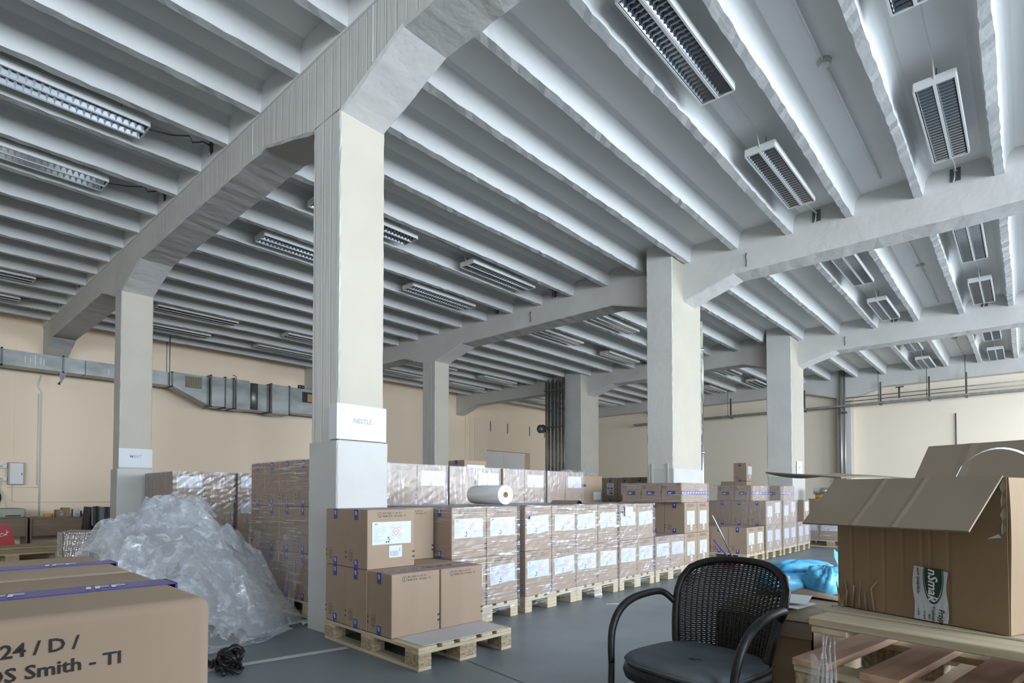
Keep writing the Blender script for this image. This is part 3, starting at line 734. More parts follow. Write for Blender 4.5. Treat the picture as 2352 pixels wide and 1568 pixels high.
for n, x in ((1, 10.10), (2, 11.0)):
    for r in range(2):
        for i in range(2):
            flat_carton('flat carton under film, %s, %s row, %s stack past the pipe column' % (side[i], ordn[r], FN[n]), (x + .2075 + .416*i, (3.54 if n == 1 else 3.34) + .15 + .302*r, zt), 'cartons lying flat on the stacks')
    film('milky film draped over the flat cartons on the %s stack past the pipe column' % FN[n], x - .01, x + .85, 3.52 if n == 1 else 3.30, 4.35, zt - .03, zt + .27, seed=60 + n, mat='film_v', amp=.012, rag=.05)
# three-layer stacks behind it
for n, (x, nm) in enumerate(((9.0, 'dark'), (9.95, 'middle'), (13.25, 'farthest'))):
    pallet('pine pallet under the %s three-layer stack behind the pipe column' % nm, (x, 4.75 if n else 4.93, 0), 0, 'wood', 'pallets behind the pipe column')
    cells = []
    for l in range(3):
        for r in range(4 if n == 0 else 2):
            if n == 0:
                cells.append((0, r, l, dict(label='dark brown carton end with blue tape, top layer, %s from the pipe column' % ordn[r], group='dark cartons behind the pipe column') if l == 2 else dict(hidden=True)))
            else: cells.append((0, r, l, dict(hidden=True)))
    load(x, 4.75 if n else 4.93, 0, cells)
for o in [o for o in COL.objects if o.get('group') == 'dark cartons behind the pipe column']:
    link('delivery_note', CM['port'], o, (-BX/2 + BY/2 + .001, 0, .10), -PI/2)
carton('single brown carton standing on top of the stacks against the end wall', (13.45, 4.90, zr + .003), 0, None, ('square', .21, .15), ('small', .21, .05))
# lone wrapped pallet beyond
pallet('far pine pallet standing end-on near the end wall', (13.2, 2.45, 0), 0, 'wood')
for l in range(1):
    for r in range(3):
        o = carton('wrapped carton end, %s from the aisle, on the far end-on pallet' % ordn[r], (13.2 + .15, 2.66 + .40*r, .1445 + LAY*l), -PI/2, 'cartons on the far end-on pallet', ('wide', .2, .19))
film('clear film round the far end-on pallet load', 13.19, 13.6, 2.44, 3.67, .12, .1445 + LAY + .006, seed=71, faces='fl')
o = thing('cable_drum', 'small orange drum with grey lid on a far stack near the end wall', 'drum', (14.52, 3.45, 0), 0)
MB().tube([(0, 0, .001), (0, 0, .99)], .34, 'card', 20).obj('body', o)
MB().tube([(0, 0, .99), (0, 0, 1.10)], .2, 'yellow', 20).obj('orange_band', o); MB().tube([(0, 0, 1.10), (0, 0, 1.24)], .24, 'metal', 20).obj('lid', o)
# wrapped bundle with film scraps between rows
o = low_carton('tan carton with film scraps on top, between the second row and the dark stack', (6.87, 4.95, .003), (.74, .9, 1.37), 'card', None, False, False)
MB().grid(lambda u, v: (.02 + .72*u, .05 + .5*v, 1.372 + .10*abs(math.sin(5*u + 3*v + 1.2*math.sin(9*v)))*math.sin(PI*u)**.5*math.sin(PI*v)**.5 + .012*abs(math.sin(23*u*v + 11*u))), 26, 22, 'heap').obj('film_scraps', o)
MB().box((.0, -.002, .95), (.74, 0, .957), 'ink').obj('carton_gap', o); MB().box((.1, -.002, 1.2), (.3, 0, 1.235), 'tape').obj('tape', o); MB().box((.5, -.003, 1.0), (.7, 0, 1.12), 'label').obj('shipping_label', o)

# --- stacks behind the MEAT column
for n, x in enumerate((2.674, 3.525)):
    pallet('pine pallet under the %s wrapped stack behind the film heap' % ordn[n], (x, 8.5, 0), 0, 'wood', 'pallets behind the film heap')
    cells = []
    for l in range(3):
        for r in range(4 if n == 0 else 1):
            for i in range(2):
                if r and i: continue
                lay = ['lowest', 'middle', 'top'][l]
                vis = l >= 1 or r == 0
                cells.append((i, r, l, dict(label='wrapped carton%s, %s layer %s, %s row, %s stack behind the film heap' % (' with white label' if i == 0 and r == 0 and l else '', lay, side[i], ordn[r], ordn[n]), group='cartons behind the film heap',
                              lab=('wide', .205, .20 if l == 2 else .25) if i == 0 and r == 0 and l else None, bar=('mini', .33, .01) if i == 0 and r == 0 and l == 2 else None) if l else dict(hidden=True)))
    load(x, 8.5, 0, cells)
    film('clear film round the %s wrapped stack behind the film heap' % ordn[n], x - .01, x + .812, 8.485, 9.72, .14, .1445 + 3*LAY + .006, seed=80 + n, mat='film_v', faces='flt')

# ------------------------------------------------------------------ foreground cartons at the lower left
big = carton_body(.012, 4).mesh('carton_body_big')
RF = math.radians(-2.1)
pallet('pine pallet under the cartons nearest the camera', (-.56, .665, 0), RF)
def fore(i, r, l, label, full=True):
    c, s = math.cos(RF), math.sin(RF); x, y = .604 + .402*(i - 1), .150 + .298*r
    o = thing('cardboard_box', label, 'box', (-.56 + c*x - s*y, .665 + s*x + c*y, .1445 + LAY*l), RF, 'cartons nearest the camera')
    link('body', big, o)
    if full: link('tape', CM['tape'], o); link('print', CM['print'], o)
    return o
for l in range(2):
    for r in range(3):
        for i in (0, 1):
            if r == 2 and l == 1: continue
            if l == 1 and i == 1: fore(i, r, l, 'big close-up brown carton with black lettering and blue tape across its top' if r == 0 else 'brown carton with shiny blue tape directly behind the close-up lettered carton')
            elif l == 1 or r == 0: fore(i, r, l, 'brown carton at the edge of the stack nearest the camera', l == 1)

# unseen big cartons beside the camera, added on the window side to shade the foreground
for k, (x, z) in enumerate(((-1.0, 1.9), (-.10, 1.75))):
    pallet('pine pallet under the added shading carton beside the camera', (x, -1.75, 0), 0, 'wood', 'pallets under the added shading cartons')
    low_carton('tall plain carton on a pallet, added out of view to shade the foreground', (x, -1.75, .1445), (.8, 1.2, z), 'card2', 'added cartons shading the foreground', False, False)

# ------------------------------------------------------------------ heap of crumpled film
rng = np.random.RandomState(11)
def folds(x, y, f0, seed, octs=4):
    r = np.random.RandomState(seed); z = np.zeros_like(x)
    wx = x + .09*np.sin(y*7 + seed); wy = y + .09*np.sin(x*6 + 2*seed)
    for o in range(octs):
        f = f0 * 1.75**o
        for k in range(3):
            a = r.uniform(0, PI); p = r.uniform(0, 6)
            t = (wx*math.cos(a) + wy*math.sin(a))*f + p + 1.1*np.sin((wx*math.sin(a) - wy*math.cos(a))*f*.55 + p*2)
            z += np.abs(((t / PI) % 2) - 1) / 1.6**o / 3
    return z / 2 - .5
def mound(x, y):
    rx = np.interp(x, [.75, 1.0, 1.2, 1.45, 1.62, 1.85, 2.05, 2.3, 2.5, 2.62], [.0, .66, .82, .93, 1.0, .93, .78, .50, .14, 0])
    yc = 5.15 - .12*np.clip(x - 1.9, 0, 1)
    yf = np.interp(x, [.8, 1.2, 1.6, 2.0, 2.5], [.85, .95, .98, .82, .45])
    t = np.where(y < yc, (yc - y)/yf, (y - yc)/.8)
    return rx * np.clip(1 - np.clip(t, 0, 1)**1.35, 0, 1)
def sheet(mb, x0, x1, y0, y1, step, seed, amp, lift, f0, edge=.12):
    nx, ny = int((x1-x0)/step), int((y1-y0)/step)
    X, Y = np.meshgrid(np.linspace(x0, x1, nx+1), np.linspace(y0, y1, ny+1))
    z = folds(X, Y, f0, seed)
    H = mound(X, Y); amp2 = amp * (.35 + .65*np.clip(H/.4, 0, 1))
    Z = H + lift + amp2 * z + .018*folds(X*1.5, Y*1.5, 9, seed + 5, 3)
    jx = .05*folds(X + 7, Y, 4, seed + 9, 3); jy = .05*folds(X, Y + 5, 4, seed + 13, 3)
    cx, cy = (x0+x1)/2, (y0+y1)/2
    rr = np.sqrt(((X-cx)/((x1-x0)/2))**2 + ((Y-cy)/((y1-y0)/2))**2); th = np.arctan2(Y-cy, X-cx)
    keep = rr < 1 - edge*(1 + np.sin(3*th + seed) + .7*np.sin(7*th + 2*seed) + .4*np.sin(17*th))
    Z = np.maximum(Z, .006 + .02*np.abs(z))
    XX = np.minimum(X + jx, 2.50); YY = Y + jy; XX = np.where(YY < 4.47, np.minimum(XX, 2.33), XX)
    V = np.stack([XX, YY, Z], -1).reshape(-1, 3); idx = np.arange((nx+1)*(ny+1)).reshape(ny+1, nx+1)
    kq = keep[:-1, :-1] & keep[1:, :-1] & keep[:-1, 1:] & keep[1:, 1:]
    fs = np.stack([idx[:-1, :-1][kq], idx[:-1, 1:][kq], idx[1:, 1:][kq], idx[1:, :-1][kq]], -1)
    used = np.unique(fs); mp = -np.ones(len(V), int); mp[used] = np.arange(len(used))
    mb.add(V[used].tolist(), mp[fs].tolist(), 'heap')
hp = MB()
sheet(hp, .75, 2.46, 4.1, 5.9, .020, 3, .26, -.14, 3.4, .03)
sheet(hp, .85, 2.42, 4.3, 5.7, .018, 8, .34, -.03, 4.6, .06)
sheet(hp, .95, 1.95, 4.55, 5.6, .016, 17, .42, .02, 5.0, .10)
sheet(hp, 1.55, 2.50, 4.15, 5.2, .016, 23, .32, .02, 5.0, .10)
sheet(hp, 1.35, 2.2, 4.18, 4.85, .016, 31, .28, .03, 6.0, .12)
sheet(hp, 1.3, 1.95, 4.8, 5.4, .016, 41, .46, .05, 4.4, .12)
rp = random.Random(12)
for k in range(26):
    cx, cy = rp.uniform(1.1, 2.3), rp.uniform(4.45, 5.3); L, hgt, a = rp.uniform(.18, .42), rp.uniform(.05, .13), rp.uniform(0, PI)
    ca, sa = math.cos(a), math.sin(a); ph = rp.uniform(0, 6)
    def pleat(u, v, cx=cx, cy=cy, L=L, hgt=hgt, ca=ca, sa=sa, ph=ph):
        t = (u - .5)*L; w = (v - .5)*.16 + .02*math.sin(11*u + ph)
        x = cx + ca*t - sa*w; y = cy + sa*t + ca*w
        if y < 4.47: x = min(x, 2.33)
        x = min(x, 2.5)
        z = float(mound(np.array([x]), np.array([y]))[0]) + .02
        return (x, y, z + hgt*math.sin(PI*u)*max(0, 1 - abs(v - .5)*2.2)**.8 + .012*math.sin(9*u + 13*v + ph))
    hp.grid(pleat, 16, 12, 'heap')
o = hp.obj('film_heap')
tag(o, 'big heap of crumpled clear stretch film on the floor beside the NESTLE column', 'plastic film')

# black strap bundle on the floor
st = MB(); rnd = random.Random(4)
for k in range(9):
    p = [(1.40 + .03*rnd.random() + .012*q, 3.56 + .035*k + .05*math.sin(q*.9 + k), .012 + .03*abs(math.sin(q*1.3 + k)) ) for q in range(10)]
    st.tube(p, .011, 'black_plastic', 6)
for k in range(7):
    c = (1.50 + .05*math.sin(k*2.1), 3.70 + .06*math.cos(k*1.7), .03 + .008*k)
    st.tube([(c[0] + .055*math.cos(a)*math.cos(k), c[1] + .055*math.cos(a)*math.sin(k) + .02*math.sin(2*a), c[2] + .03 + .035*math.sin(a)) for a in [2*PI*i/14 for i in range(14)]], .013, 'black_plastic', 6, closed=True)
tag(st.obj('black_strap'), 'tangle of black plastic strapping on the floor beside the close-up carton', 'strap')
tag(MB().box((-.10, -.006, 0), (.10, .006, .002), 'white').obj('plastic_strip', None, (4.94, 3.06, .001), math.radians(-42)), 'thin white plastic strip lying on the open floor of the aisle', 'strip')
# small glass jar-like film scrap under the third pallet front
tag(MB().tube([(0, 0, 0), (.01, 0, .03), (0, .01, .07), (0, 0, .085)], [.03, .045, .04, .015], 'heap', 10).obj('film_scrap', None, (5.08, 3.36, .001)), 'wad of clear film on the floor in front of the third aisle pallet', 'plastic film')
sc = MB(); sc.grid(lambda u, v: (.16*u, .12*v, .004 + .035*abs(math.sin(9*u + 5*v))), 10, 8, 'heap')
tag(sc.obj('film_scrap', None, (2.42, 4.40, .001), .4), 'small scrap of clear film on the floor at the foot of the NESTLE column', 'plastic film')
sc = MB(); sc.grid(lambda u, v: (.22*u + .02*math.sin(8*v), .10*v, .05 + .16*(1 - u)*abs(math.sin(7*u + 4*v))), 12, 8, 'heap')
tag(sc.obj('film_scrap', None, (7.32, 3.30, -.03), -.3), 'crumpled film end sticking out at the foot of the sixth aisle stack', 'plastic film')

# ------------------------------------------------------------------ open carton on pallets at the right
def upallet(label, loc, rz, planks_along_x, mat, mat2, top_first):
    """simple nailed pallet: five planks on three cross bearers on blocks; origin at its front corner"""
    return None
# lower stack: planks along x, ends towards the aisle
RP = math.radians(-10)
LP = (1.915, .555, 0); DY = .19
def low_pallet(label, z, mats, jit):
    o = thing('pallet', label, 'pallet', (LP[0] + jit[0], LP[1] + jit[1], z), RP + jit[2], 'pallets under the open carton')
    for k in range(5): link('deck_board', pal_mesh('plank', 1.15, .104, .022, mats[0]), o, (0, -.104 - DY*k, .122))
    for x in (.015, .52, 1.03): link('cross_board', pal_mesh('bearer', .10, .87, .022, mats[1]), o, (x, -.868, .0995))
    for x in (.02, .52, 1.03):
        for y in (-.11, -.49, -.865): link('block', pal_mesh('chipblock', .095, .11, .078, 'chip'), o, (x, y, .0215))
    for y in (-.11, -.49, -.865): link('bottom_board', pal_mesh('skid', 1.15, .11, .0215, mats[1]), o, (0, y, 0))
    return o
M['wood_x'] = surf('long_grain_pine', (.50, .41, .28), (.64, .54, .39), (3, 26, 40), .7, .25, (4, 60, 60), .003)
for k in range(4): low_pallet('reddish-planked pallet directly under the top pallet with the open carton' if k == 3 else '%s pallet from the floor in the stack under the open carton' % ordn[k].capitalize().lower(), .1442*k, ('wood_red' if k == 3 else 'wood_x', 'wood_x'), (.0, 0, 0) if k == 3 else (.01*k, -.01*k, .01*k))
# top pallet: boards along y, first one projecting over the edge
tp = thing('pallet', 'pale pallet with weathered boards that carries the open carton', 'pallet', (1.855, .49, .5770), RP + math.radians(-1))
for k, x in enumerate((0, .155, .32, .50, .68)):
    link('deck_board', pal_mesh('ydeck', .125, 1.1, .024, 'wood_y'), tp, (x, -1.10 + (.03 if k == 1 else 0), .119))
for y in (-.105, -.6, -1.09): link('cross_board', pal_mesh('xdeck', .8, .10, .020, 'wood_x'), tp, (.004, y, .0985))
for y in (-.60, -1.0):
    for x in (.20, .42, .66): link('block', pal_mesh('chipblock2', .1, .12, .098, 'chip'), tp, (x, y, .0005))
# torn film hanging off the board's corner
th = MB()
for k in range(5):
    th.tube([(1.862 + .006*math.sin(3*k), .455 - .008*k, .695), (1.858, .452 - .006*k + .008*math.sin(k), .63), (1.85 + .004*k, .462 - .010*k, .57), (1.846, .47 - .014*k, .49 - .02*k)], [.0035, .002, .004, .0015], 'heap', 6)
th.grid(lambda u, v: (1.845 - .006*math.sin(9*u), .49 - .06*u, .60 - .30*v + .02*math.sin(7*u)), 6, 14, 'heap')
tag(th.obj('film_strand'), 'torn twist of clear film hanging from the corner of the top pallet', 'plastic film')

ZC = .7225
A = Vector((2.110, .4635, ZC)); B = Vector((1.935, .0405, ZC)); nrm = Vector((.9237, -.3832, 0)); dirn = (B - A).normalized(); HC = .402; DC = .41
up = Vector((0, 0, 1))
cb = thing('open_carton', 'large open brown carton with a white tape label, standing on the stacked pallets', 'box', A)
def rel(p): return tuple(Vector(p) - A)
TH = .005
def slab(mb, p0, eu, ev, lu, lv, mat, sag=0, nu=10, nv=10, wv=None, crease=()):
    """corrugated board panel: p0 + u*eu + v*ev, 5 mm thick, slightly warped"""
    eu, ev = Vector(eu).normalized(), Vector(ev).normalized(); nn = eu.cross(ev)
    def pt(u, v, d):
        w = sag*math.sin(PI*u)*math.sin(PI*(.15 + .85*v)) + (wv(u, v) if wv else 0)
        for c in crease: w -= .0016*math.exp(-((u - c)/.007)**2)
        return rel(Vector(p0) + eu*lu*u + ev*lv*v + nn*(w + d))
    mb.grid(lambda u, v: pt(u, v, TH/2), nu, nv, mat); mb.grid(lambda u, v: pt(u, 1 - v, -TH/2), nu, nv, mat)
    for (f, k) in (((lambda u, v: pt(u, 0, TH*(v - .5))), nu), ((lambda u, v: pt(u, 1, TH*(.5 - v))), nu), ((lambda u, v: pt(0, u, TH*(.5 - v))), nv), ((lambda u, v: pt(1, u, TH*(v - .5))), nv)):
        mb.grid(f, k, 1, mat)
    return mb
LF = (B - A).length
crs = (.10, .21, .315, .43, .555, .60, .705)
slab(MB(), A, dirn, up, LF, HC, 'card2', -.006, 60, 10, lambda u, v: .012*math.exp(-((u - .03)/.05)**2 - (v/.12)**2)*math.sin(60*u + 20*v) , crs).obj('front_wall', cb)
slab(MB(), B, nrm, up, DC, HC, 'card2', 0, 10, 10, lambda u, v: .008*math.sin(3*v + 5*u)*v).obj('side_wall', cb)
slab(MB(), A + nrm*DC, -nrm, up, DC, HC, 'card2').obj('side_wall', cb)
slab(MB(), B + nrm*DC, -dirn, up, LF, HC, 'card2').obj('back_wall', cb)
slab(MB(), A + up*.004, dirn, nrm, LF, DC, 'card2').obj('bottom', cb)
tA, tB = A + up*HC, B + up*HC; tC, tD = tA + nrm*DC, tB + nrm*DC
# front flap folded down and outwards
fd = (-nrm*.74 - up*.64).normalized()
slab(MB(), tA + up*.004 - dirn*.008, dirn, fd, LF*1.0, .212, 'card_in', .004, 40, 10, None, (.35, .60)).obj('front_flap', cb)
# left flap sticking out level
slab(MB(), tC + up*.012, -nrm, (-dirn + up*.10).normalized(), DC*.96, .30, 'card_in', -.012, 14, 10, lambda u, v: .02*v*math.sin(3*u)).obj('side_flap', cb)
# back flap standing up
slab(MB(), tD + up*.0, -dirn, (up*.72 + nrm*.55).normalized(), LF, .165, 'card_in', .004, 20, 8, None, (.42, .70)).obj('back_flap', cb)
# torn edge on the right corner and split seam
tr = MB()
for k in range(4):
    z = HC - .004 - .036*k; q = .003*(k % 2)
    tr.add([rel(B + up*z - nrm*.004 - dirn*(.006 + q)), rel(B + up*(z - .02) - nrm*.006 - dirn*(.014 - q)), rel(B + up*(z - .038) - nrm*.004 - dirn*(.008 + q)), rel(B + up*(z - .022) - nrm*.003)], [(0, 1, 2, 3)], 'card_in')
tr.add([rel(B + up*(HC - .16) - dirn*.045 - nrm*.004), rel(B + up*(HC - .145) - dirn*.015 - nrm*.010), rel(B + up*(HC - .155) - dirn*.012 - nrm*.004)], [(0, 1, 2)], 'paper')
tr.obj('torn_edge', cb)
# white tape label
lm = MB(); Lu, Lv0, Lv1 = .315, .0, .165; lw = .088
def fpt(u, v, d): return rel(A + dirn*(Lu*0 + u) + up*v - nrm*(TH/2 + d))
u0 = .232; lt = .152
lm.grid(lambda u, v: fpt(u0 + lw*u + .003*math.sin(7*v), .002 + lt*v - .010*u*v, .0030 + .0012*abs(math.sin(19*u*(1.2 - v) + 9*v))*(1 - v)), 16, 24, 'label')
lm.obj('tape_label', cb)
lp = MB(); ec, er, eh = u0 + .053, .0265, .075; vc = .126
def clip(v): return min(v, lt - .001)
ell = lambda k, s: (ec + er*s*math.cos(k), clip(vc + eh*(s if s == 1 else s)*math.sin(k)))
NE = 48
for s0, s1, mat, d in ((1.0, .93, 'green', .0050), (.86, 0, 'green', .0052)):
    o1 = [ell(2*PI*k/NE, s0) for k in range(NE)]
    if s1: i1 = [ell(2*PI*k/NE, s1) for k in range(NE)]; lp.add([fpt(u, v, d) for u, v in o1 + i1], [(k, (k+1) % NE, NE + (k+1) % NE, NE + k) for k in range(NE)], mat)
    else: lp.add([fpt(u, v, d) for u, v in o1], [tuple(range(NE))], mat)
def vtext(txt, size, u, v, mat, slant=.2, d=.0060, sq=1): put_text(lp, txt, size, lambda a, c: fpt(u + c, v - a, d), mat, sq, slant)
vtext('nSmak', .034, ec - .012, .150, 'white_ink', .25)
vtext('wym tysi\u0105cleciu', .0115, u0 + .011, .150, 'ink', .25)
vtext('Tradmak Wo', .0115, ec - .004, .046, 'ink', .1)
vtext('Przypr', .020, ec + .014, .040, 'ink', .15, .0060, .85)
vtext('w opra', .008, u0 + .028, .028, 'ink', .1); vtext('e smak', .007, u0 + .012, .034, 'ink', .1); vtext('dzie', .009, u0 + .040, .022, 'ink', .1)
lp.obj('label_print', cb)
# crushed lower corner
cr = MB(); rnd = random.Random(8)
for k in range(6):
    u = .005 + .022*k
    cr.tube([fpt(u, .002, .003), fpt(u + .006*math.sin(k), .03 + .02*(k % 3), .006), fpt(u - .012 + .005*k, .075 + .02*(k % 2), .001)], [.004, .003, .001], 'card', 5)
cr.obj('crushed_corner', cb)
# white strap looping out of the carton
sp = MB(); pts = []
P0 = tA.lerp(tB, .70) + nrm*.04; P1 = tB + nrm*.24
for k in range(15):
    t = k/14; p = P0.lerp(P1, t) + up*(.085*math.sin(PI*min(1, t*1.05))**.6) - dirn*.0
    pts.append(p)
for i in range(14):
    a, b = pts[i], pts[i+1]; wv = up*.0025
    sp.add([a - wv - nrm*.004, b - wv - nrm*.004, b + wv + nrm*.004, a + wv + nrm*.004], [(0, 1, 2, 3)], 'paper')
tag(sp.obj('plastic_strap'), 'white plastic strap looping up out of the open carton', 'strap')

# ------------------------------------------------------------------ brown carton with bags behind the chair
ob = thing('open_carton', 'brown carton with papers and blue bags on its loose flaps, behind the wicker chair', 'box', (2.33, .60, 0))
OW, OD, OH = .80, .36, .60
w = MB()
for lo, hi in (((0, 0, 0), (.006, OD, OH)), ((OW - .006, 0, 0), (OW, OD, OH)), ((0, 0, 0), (OW, .006, OH)), ((0, OD - .006, 0), (OW, OD, OH)), ((0, 0, 0), (OW, OD, .01))): w.box(lo, hi, 'card2')
w.obj('walls', ob)
for k, (p, e1, e2, m) in enumerate(((Vector((.0, 0, OH)), Vector((0, OD, 0)), Vector((.30, 0, .030)), 'card_in'), (Vector((OW, 0, OH + .004)), Vector((0, OD, 0)), Vector((-.45, 0, .012)), 'card_in'))):
    f = MB(); f.grid(lambda u, v: tuple(p + e1*u + e2*v + up*(.02*math.sin(PI*v)*math.sin(2*u + k))), 10, 10, m); f.grid(lambda u, v: tuple(p + e1*u + e2*v + up*(.02*math.sin(PI*v)*math.sin(2*u + k) + .005)), 10, 10, m); f.obj('flap', ob)
f = MB(); f.grid(lambda u, v: (-.012*v - .001, OD*u, OH - .055*v + .0), 8, 3, 'card_in'); f.obj('folded_rim', ob)
f = MB(); f.grid(lambda u, v: (.40 + .10*v, -.02 + .40*u, OH + .030 + .035*math.sin(PI*u)*math.sin(2.6*v + .3)), 14, 6, 'card'); f.obj('bent_flap', ob)
for k, (x, y, a) in enumerate(((2.44, .72, .3), (2.40, .67, -.2), (2.47, .66, .1))):
    pp = MB(); pp.grid(lambda u, v: (.15*u, .09*v, .012*u*u*(1 if k != 1 else .4)), 6, 4, 'paper')
    tag(pp.obj('paper', None, (x, y, OH + .028 + .010*k), a), ('curled white paper on the carton behind the chair', 'flat white paper strip at the edge of the carton behind the chair', 'folded white paper beside the pallet corner')[k], 'paper', 'papers on the carton behind the chair')
def bag(label, loc, sx, sy, sz, rz, seed):
    b = MB(); nu, nv = 36, 20
    def fn(u, v):
        th = 2*PI*u; ph = PI*(v - .5)
        cx, cz = math.cos(ph)**.55 if math.cos(ph) > 0 else 0, math.sin(ph)
        x = sx*cx*math.copysign(abs(math.cos(th))**.7, math.cos(th)); y = sy*cx*math.copysign(abs(math.sin(th))**.7, math.sin(th)); z = sz*(cz*.5 + .5)
        wr = .10*math.sin(5*th + seed + 6*v) * math.sin(9*v + seed) + .06*math.sin(13*th + 3*seed - 11*v) + .05*math.sin(23*th + 17*v)
        return (x*(1 + wr*.5), y*(1 + wr*.5), z*(1 + wr*1.1))
    b.grid(fn, nu, nv, 'bag', True)
    return tag(b.obj('plastic_bag', None, loc, rz), label, 'bag', 'blue plastic bags')
zb = OH + .035
bag('flat light blue plastic bag with a small sticker, lowest on the carton behind the chair', (2.80, .84, zb), .13, .085, .085, -.6, 1)
bag('light blue plastic bag on top of the flat one behind the chair', (2.92, .80, zb + .075), .15, .07, .06, -.75, 2.5)
bag('upright light blue plastic bag between the other bags and the big open carton', (2.86, .68, zb), .10, .07, .12, -.3, 4)
eb = MB(); eb.grid(lambda u, v: (.09*u, .02*math.sin(4*u) + .03*v, .13*v*(.4 + .6*u) + .02*math.sin(9*u)), 8, 8, 'bag')
tag(eb.obj('plastic_bag', None, (3.02, .66, zb + .10), -.5), 'blue bag corner sticking up beside the big open carton', 'bag', 'blue plastic bags')
tag(MB().box((0, 0, 0), (.05, .002, .014), 'paper').obj('sticker', None, (2.69, .83, zb + .072), -.9), 'small pale sticker on the flat blue bag', 'sticker')

# ------------------------------------------------------------------ wicker armchair
CH = thing('wicker_chair', 'black wicker armchair with a slate seat cushion in the aisle', 'chair', (2.06, .925, 0), math.radians(79))
# local axes: +y is where a sitter faces, x to the sitter's right
def back_pt(u, v):
    """u -1..1 across, v 0..1 up"""
    wd = .190 + .040*min(1, v*1.3)
    top = .812 - .055*u*u*u*u - .012*u*u
    z = .435 + (top - .435)*v
    return Vector((wd*u, -.215 + .085*u*u - .075*v*v - .02*v, z))
wv = MB(); NH, NVr = 46, 22
for i in range(NH):
    v = .03 + .94*i/(NH - 1); pts = []
    for k in range(45):
        u = -.96 + 1.92*k/44; p = back_pt(u, v); n_ = .0035*math.sin(k*PI + i*PI + PI/2) ; pts.append((p.x, p.y + n_, p.z))
    hh = .0030
    for k in range(44):
        a, b = pts[k], pts[k+1]
        wv.add([(a[0], a[1], a[2]-hh), (b[0], b[1], b[2]-hh), (b[0], b[1], b[2]+hh), (a[0], a[1], a[2]+hh)], [(0, 1, 2, 3)], 'wicker')
for k in range(NVr):
    u = -.94 + 1.88*k/(NVr - 1)
    wv.tube([tuple(back_pt(u, v/12)) for v in range(13)], .0042, 'wicker', 5)
stuff(wv.obj('woven_back', CH))
fr = MB()
loop = [back_pt(-1, v/14) for v in range(12)] + [back_pt(-1 + 2*k/16, 1) * 1 for k in range(1, 16)] + [back_pt(1, (11 - v)/14) for v in range(12)]
loop[12:12] = [back_pt(-.985, .93)]; loop.insert(len(loop) - 12, back_pt(.985, .93))
fr.tube([tuple(p) for p in loop], .016, 'wicker', 10)
fr.tube([tuple(back_pt(-1 + 2*k/12, .0)) for k in range(13)], .017, 'wicker', 8)
fr.obj('back_frame', CH)
se = MB()
def seat_out(a, r=1.0):
    c, s = math.cos(a), math.sin(a); q = .62
    return (.225*r*math.copysign(abs(c)**q, c), .01 + .215*r*math.copysign(abs(s)**q, s))
NS = 40
ringz = [(.395, .98), (.40, 1.03), (.425, 1.06), (.445, 1.04), (.45, .98)]
vs = [(*seat_out(2*PI*k/NS, r), z) for z, r in ringz for k in range(NS)]
se.add(vs + [(0, .02, .39)], [(j*NS+k, j*NS+(k+1) % NS, (j+1)*NS+(k+1) % NS, (j+1)*NS+k) for j in range(4) for k in range(NS)] + [((k+1) % NS, k, 5*NS) for k in range(NS)], 'wicker', True)
se.obj('seat_rim', CH)
cu = MB(); rz_ = [(.447, .99), (.462, 1.02), (.474, 1.0), (.481, .93), (.484, .6), (.484, 0.01)]
vs = [(*seat_out(2*PI*k/NS, r), z) for z, r in rz_ for k in range(NS)]
cu.add(vs, [(j*NS+k, j*NS+(k+1) % NS, (j+1)*NS+(k+1) % NS, (j+1)*NS+k) for j in range(5) for k in range(NS)], 'cushion', True)
q = cu.obj('seat_cushion', CH)
MB().tube([(*seat_out(2*PI*k/NS, 1.025), .462) for k in range(NS)], .004, 'cushion', 6, closed=True).obj('piping', q)
stn = MB()
for x, y, r in ((-.02, .06, .010), (-.04, .045, .006)): stn.add([(x + r*1.6*math.cos(2*PI*k/9), y + r*math.sin(2*PI*k/9), .4850) for k in range(9)], [tuple(range(9))], 'ink')
stn.obj('stain', q)
for s in (-1, 1):
    ar = MB()
    path = [back_pt(s*1.0, .62) + Vector((s*.004, 0, 0)), Vector((s*.262, -.13, .672)), Vector((s*.272, -.03, .672)), Vector((s*.275, .06, .655)), Vector((s*.274, .125, .618)), Vector((s*.270, .165, .56)), Vector((s*.264, .18, .50)), Vector((s*.258, .185, .43))]
    sm = []
    for i in range(len(path) - 1):
        p0, p1, p2, p3 = path[max(i-1, 0)], path[i], path[i+1], path[min(i+2, len(path)-1)]
        for q in range(5):
            t = q/5; sm.append(.5*((2*p1) + (p2 - p0)*t + (2*p0 - 5*p1 + 4*p2 - p3)*t*t + (3*p1 - p0 - 3*p2 + p3)*t**3))
    sm.append(path[-1])
    ar.tube([tuple(p) for p in sm], [.0125 + .003*math.sin(PI*i/(len(sm)-1)) for i in range(len(sm))], 'wicker', 10)
    ar.obj('armrest', CH)
    MB().tube([(s*.258, .185, .43), (s*.250, .20, .20), (s*.245, .21, 0)], .013, 'wicker', 8).obj('leg', CH)
    MB().tube([tuple(back_pt(s*1.0, .02)), (s*.215, -.21, .22), (s*.225, -.24, 0)], .014, 'wicker', 8).obj('leg', CH)
MB().tube([(-.23, -.2, .2), (.23, -.2, .2)], .008, 'wicker', 6).obj('stretcher', CH)

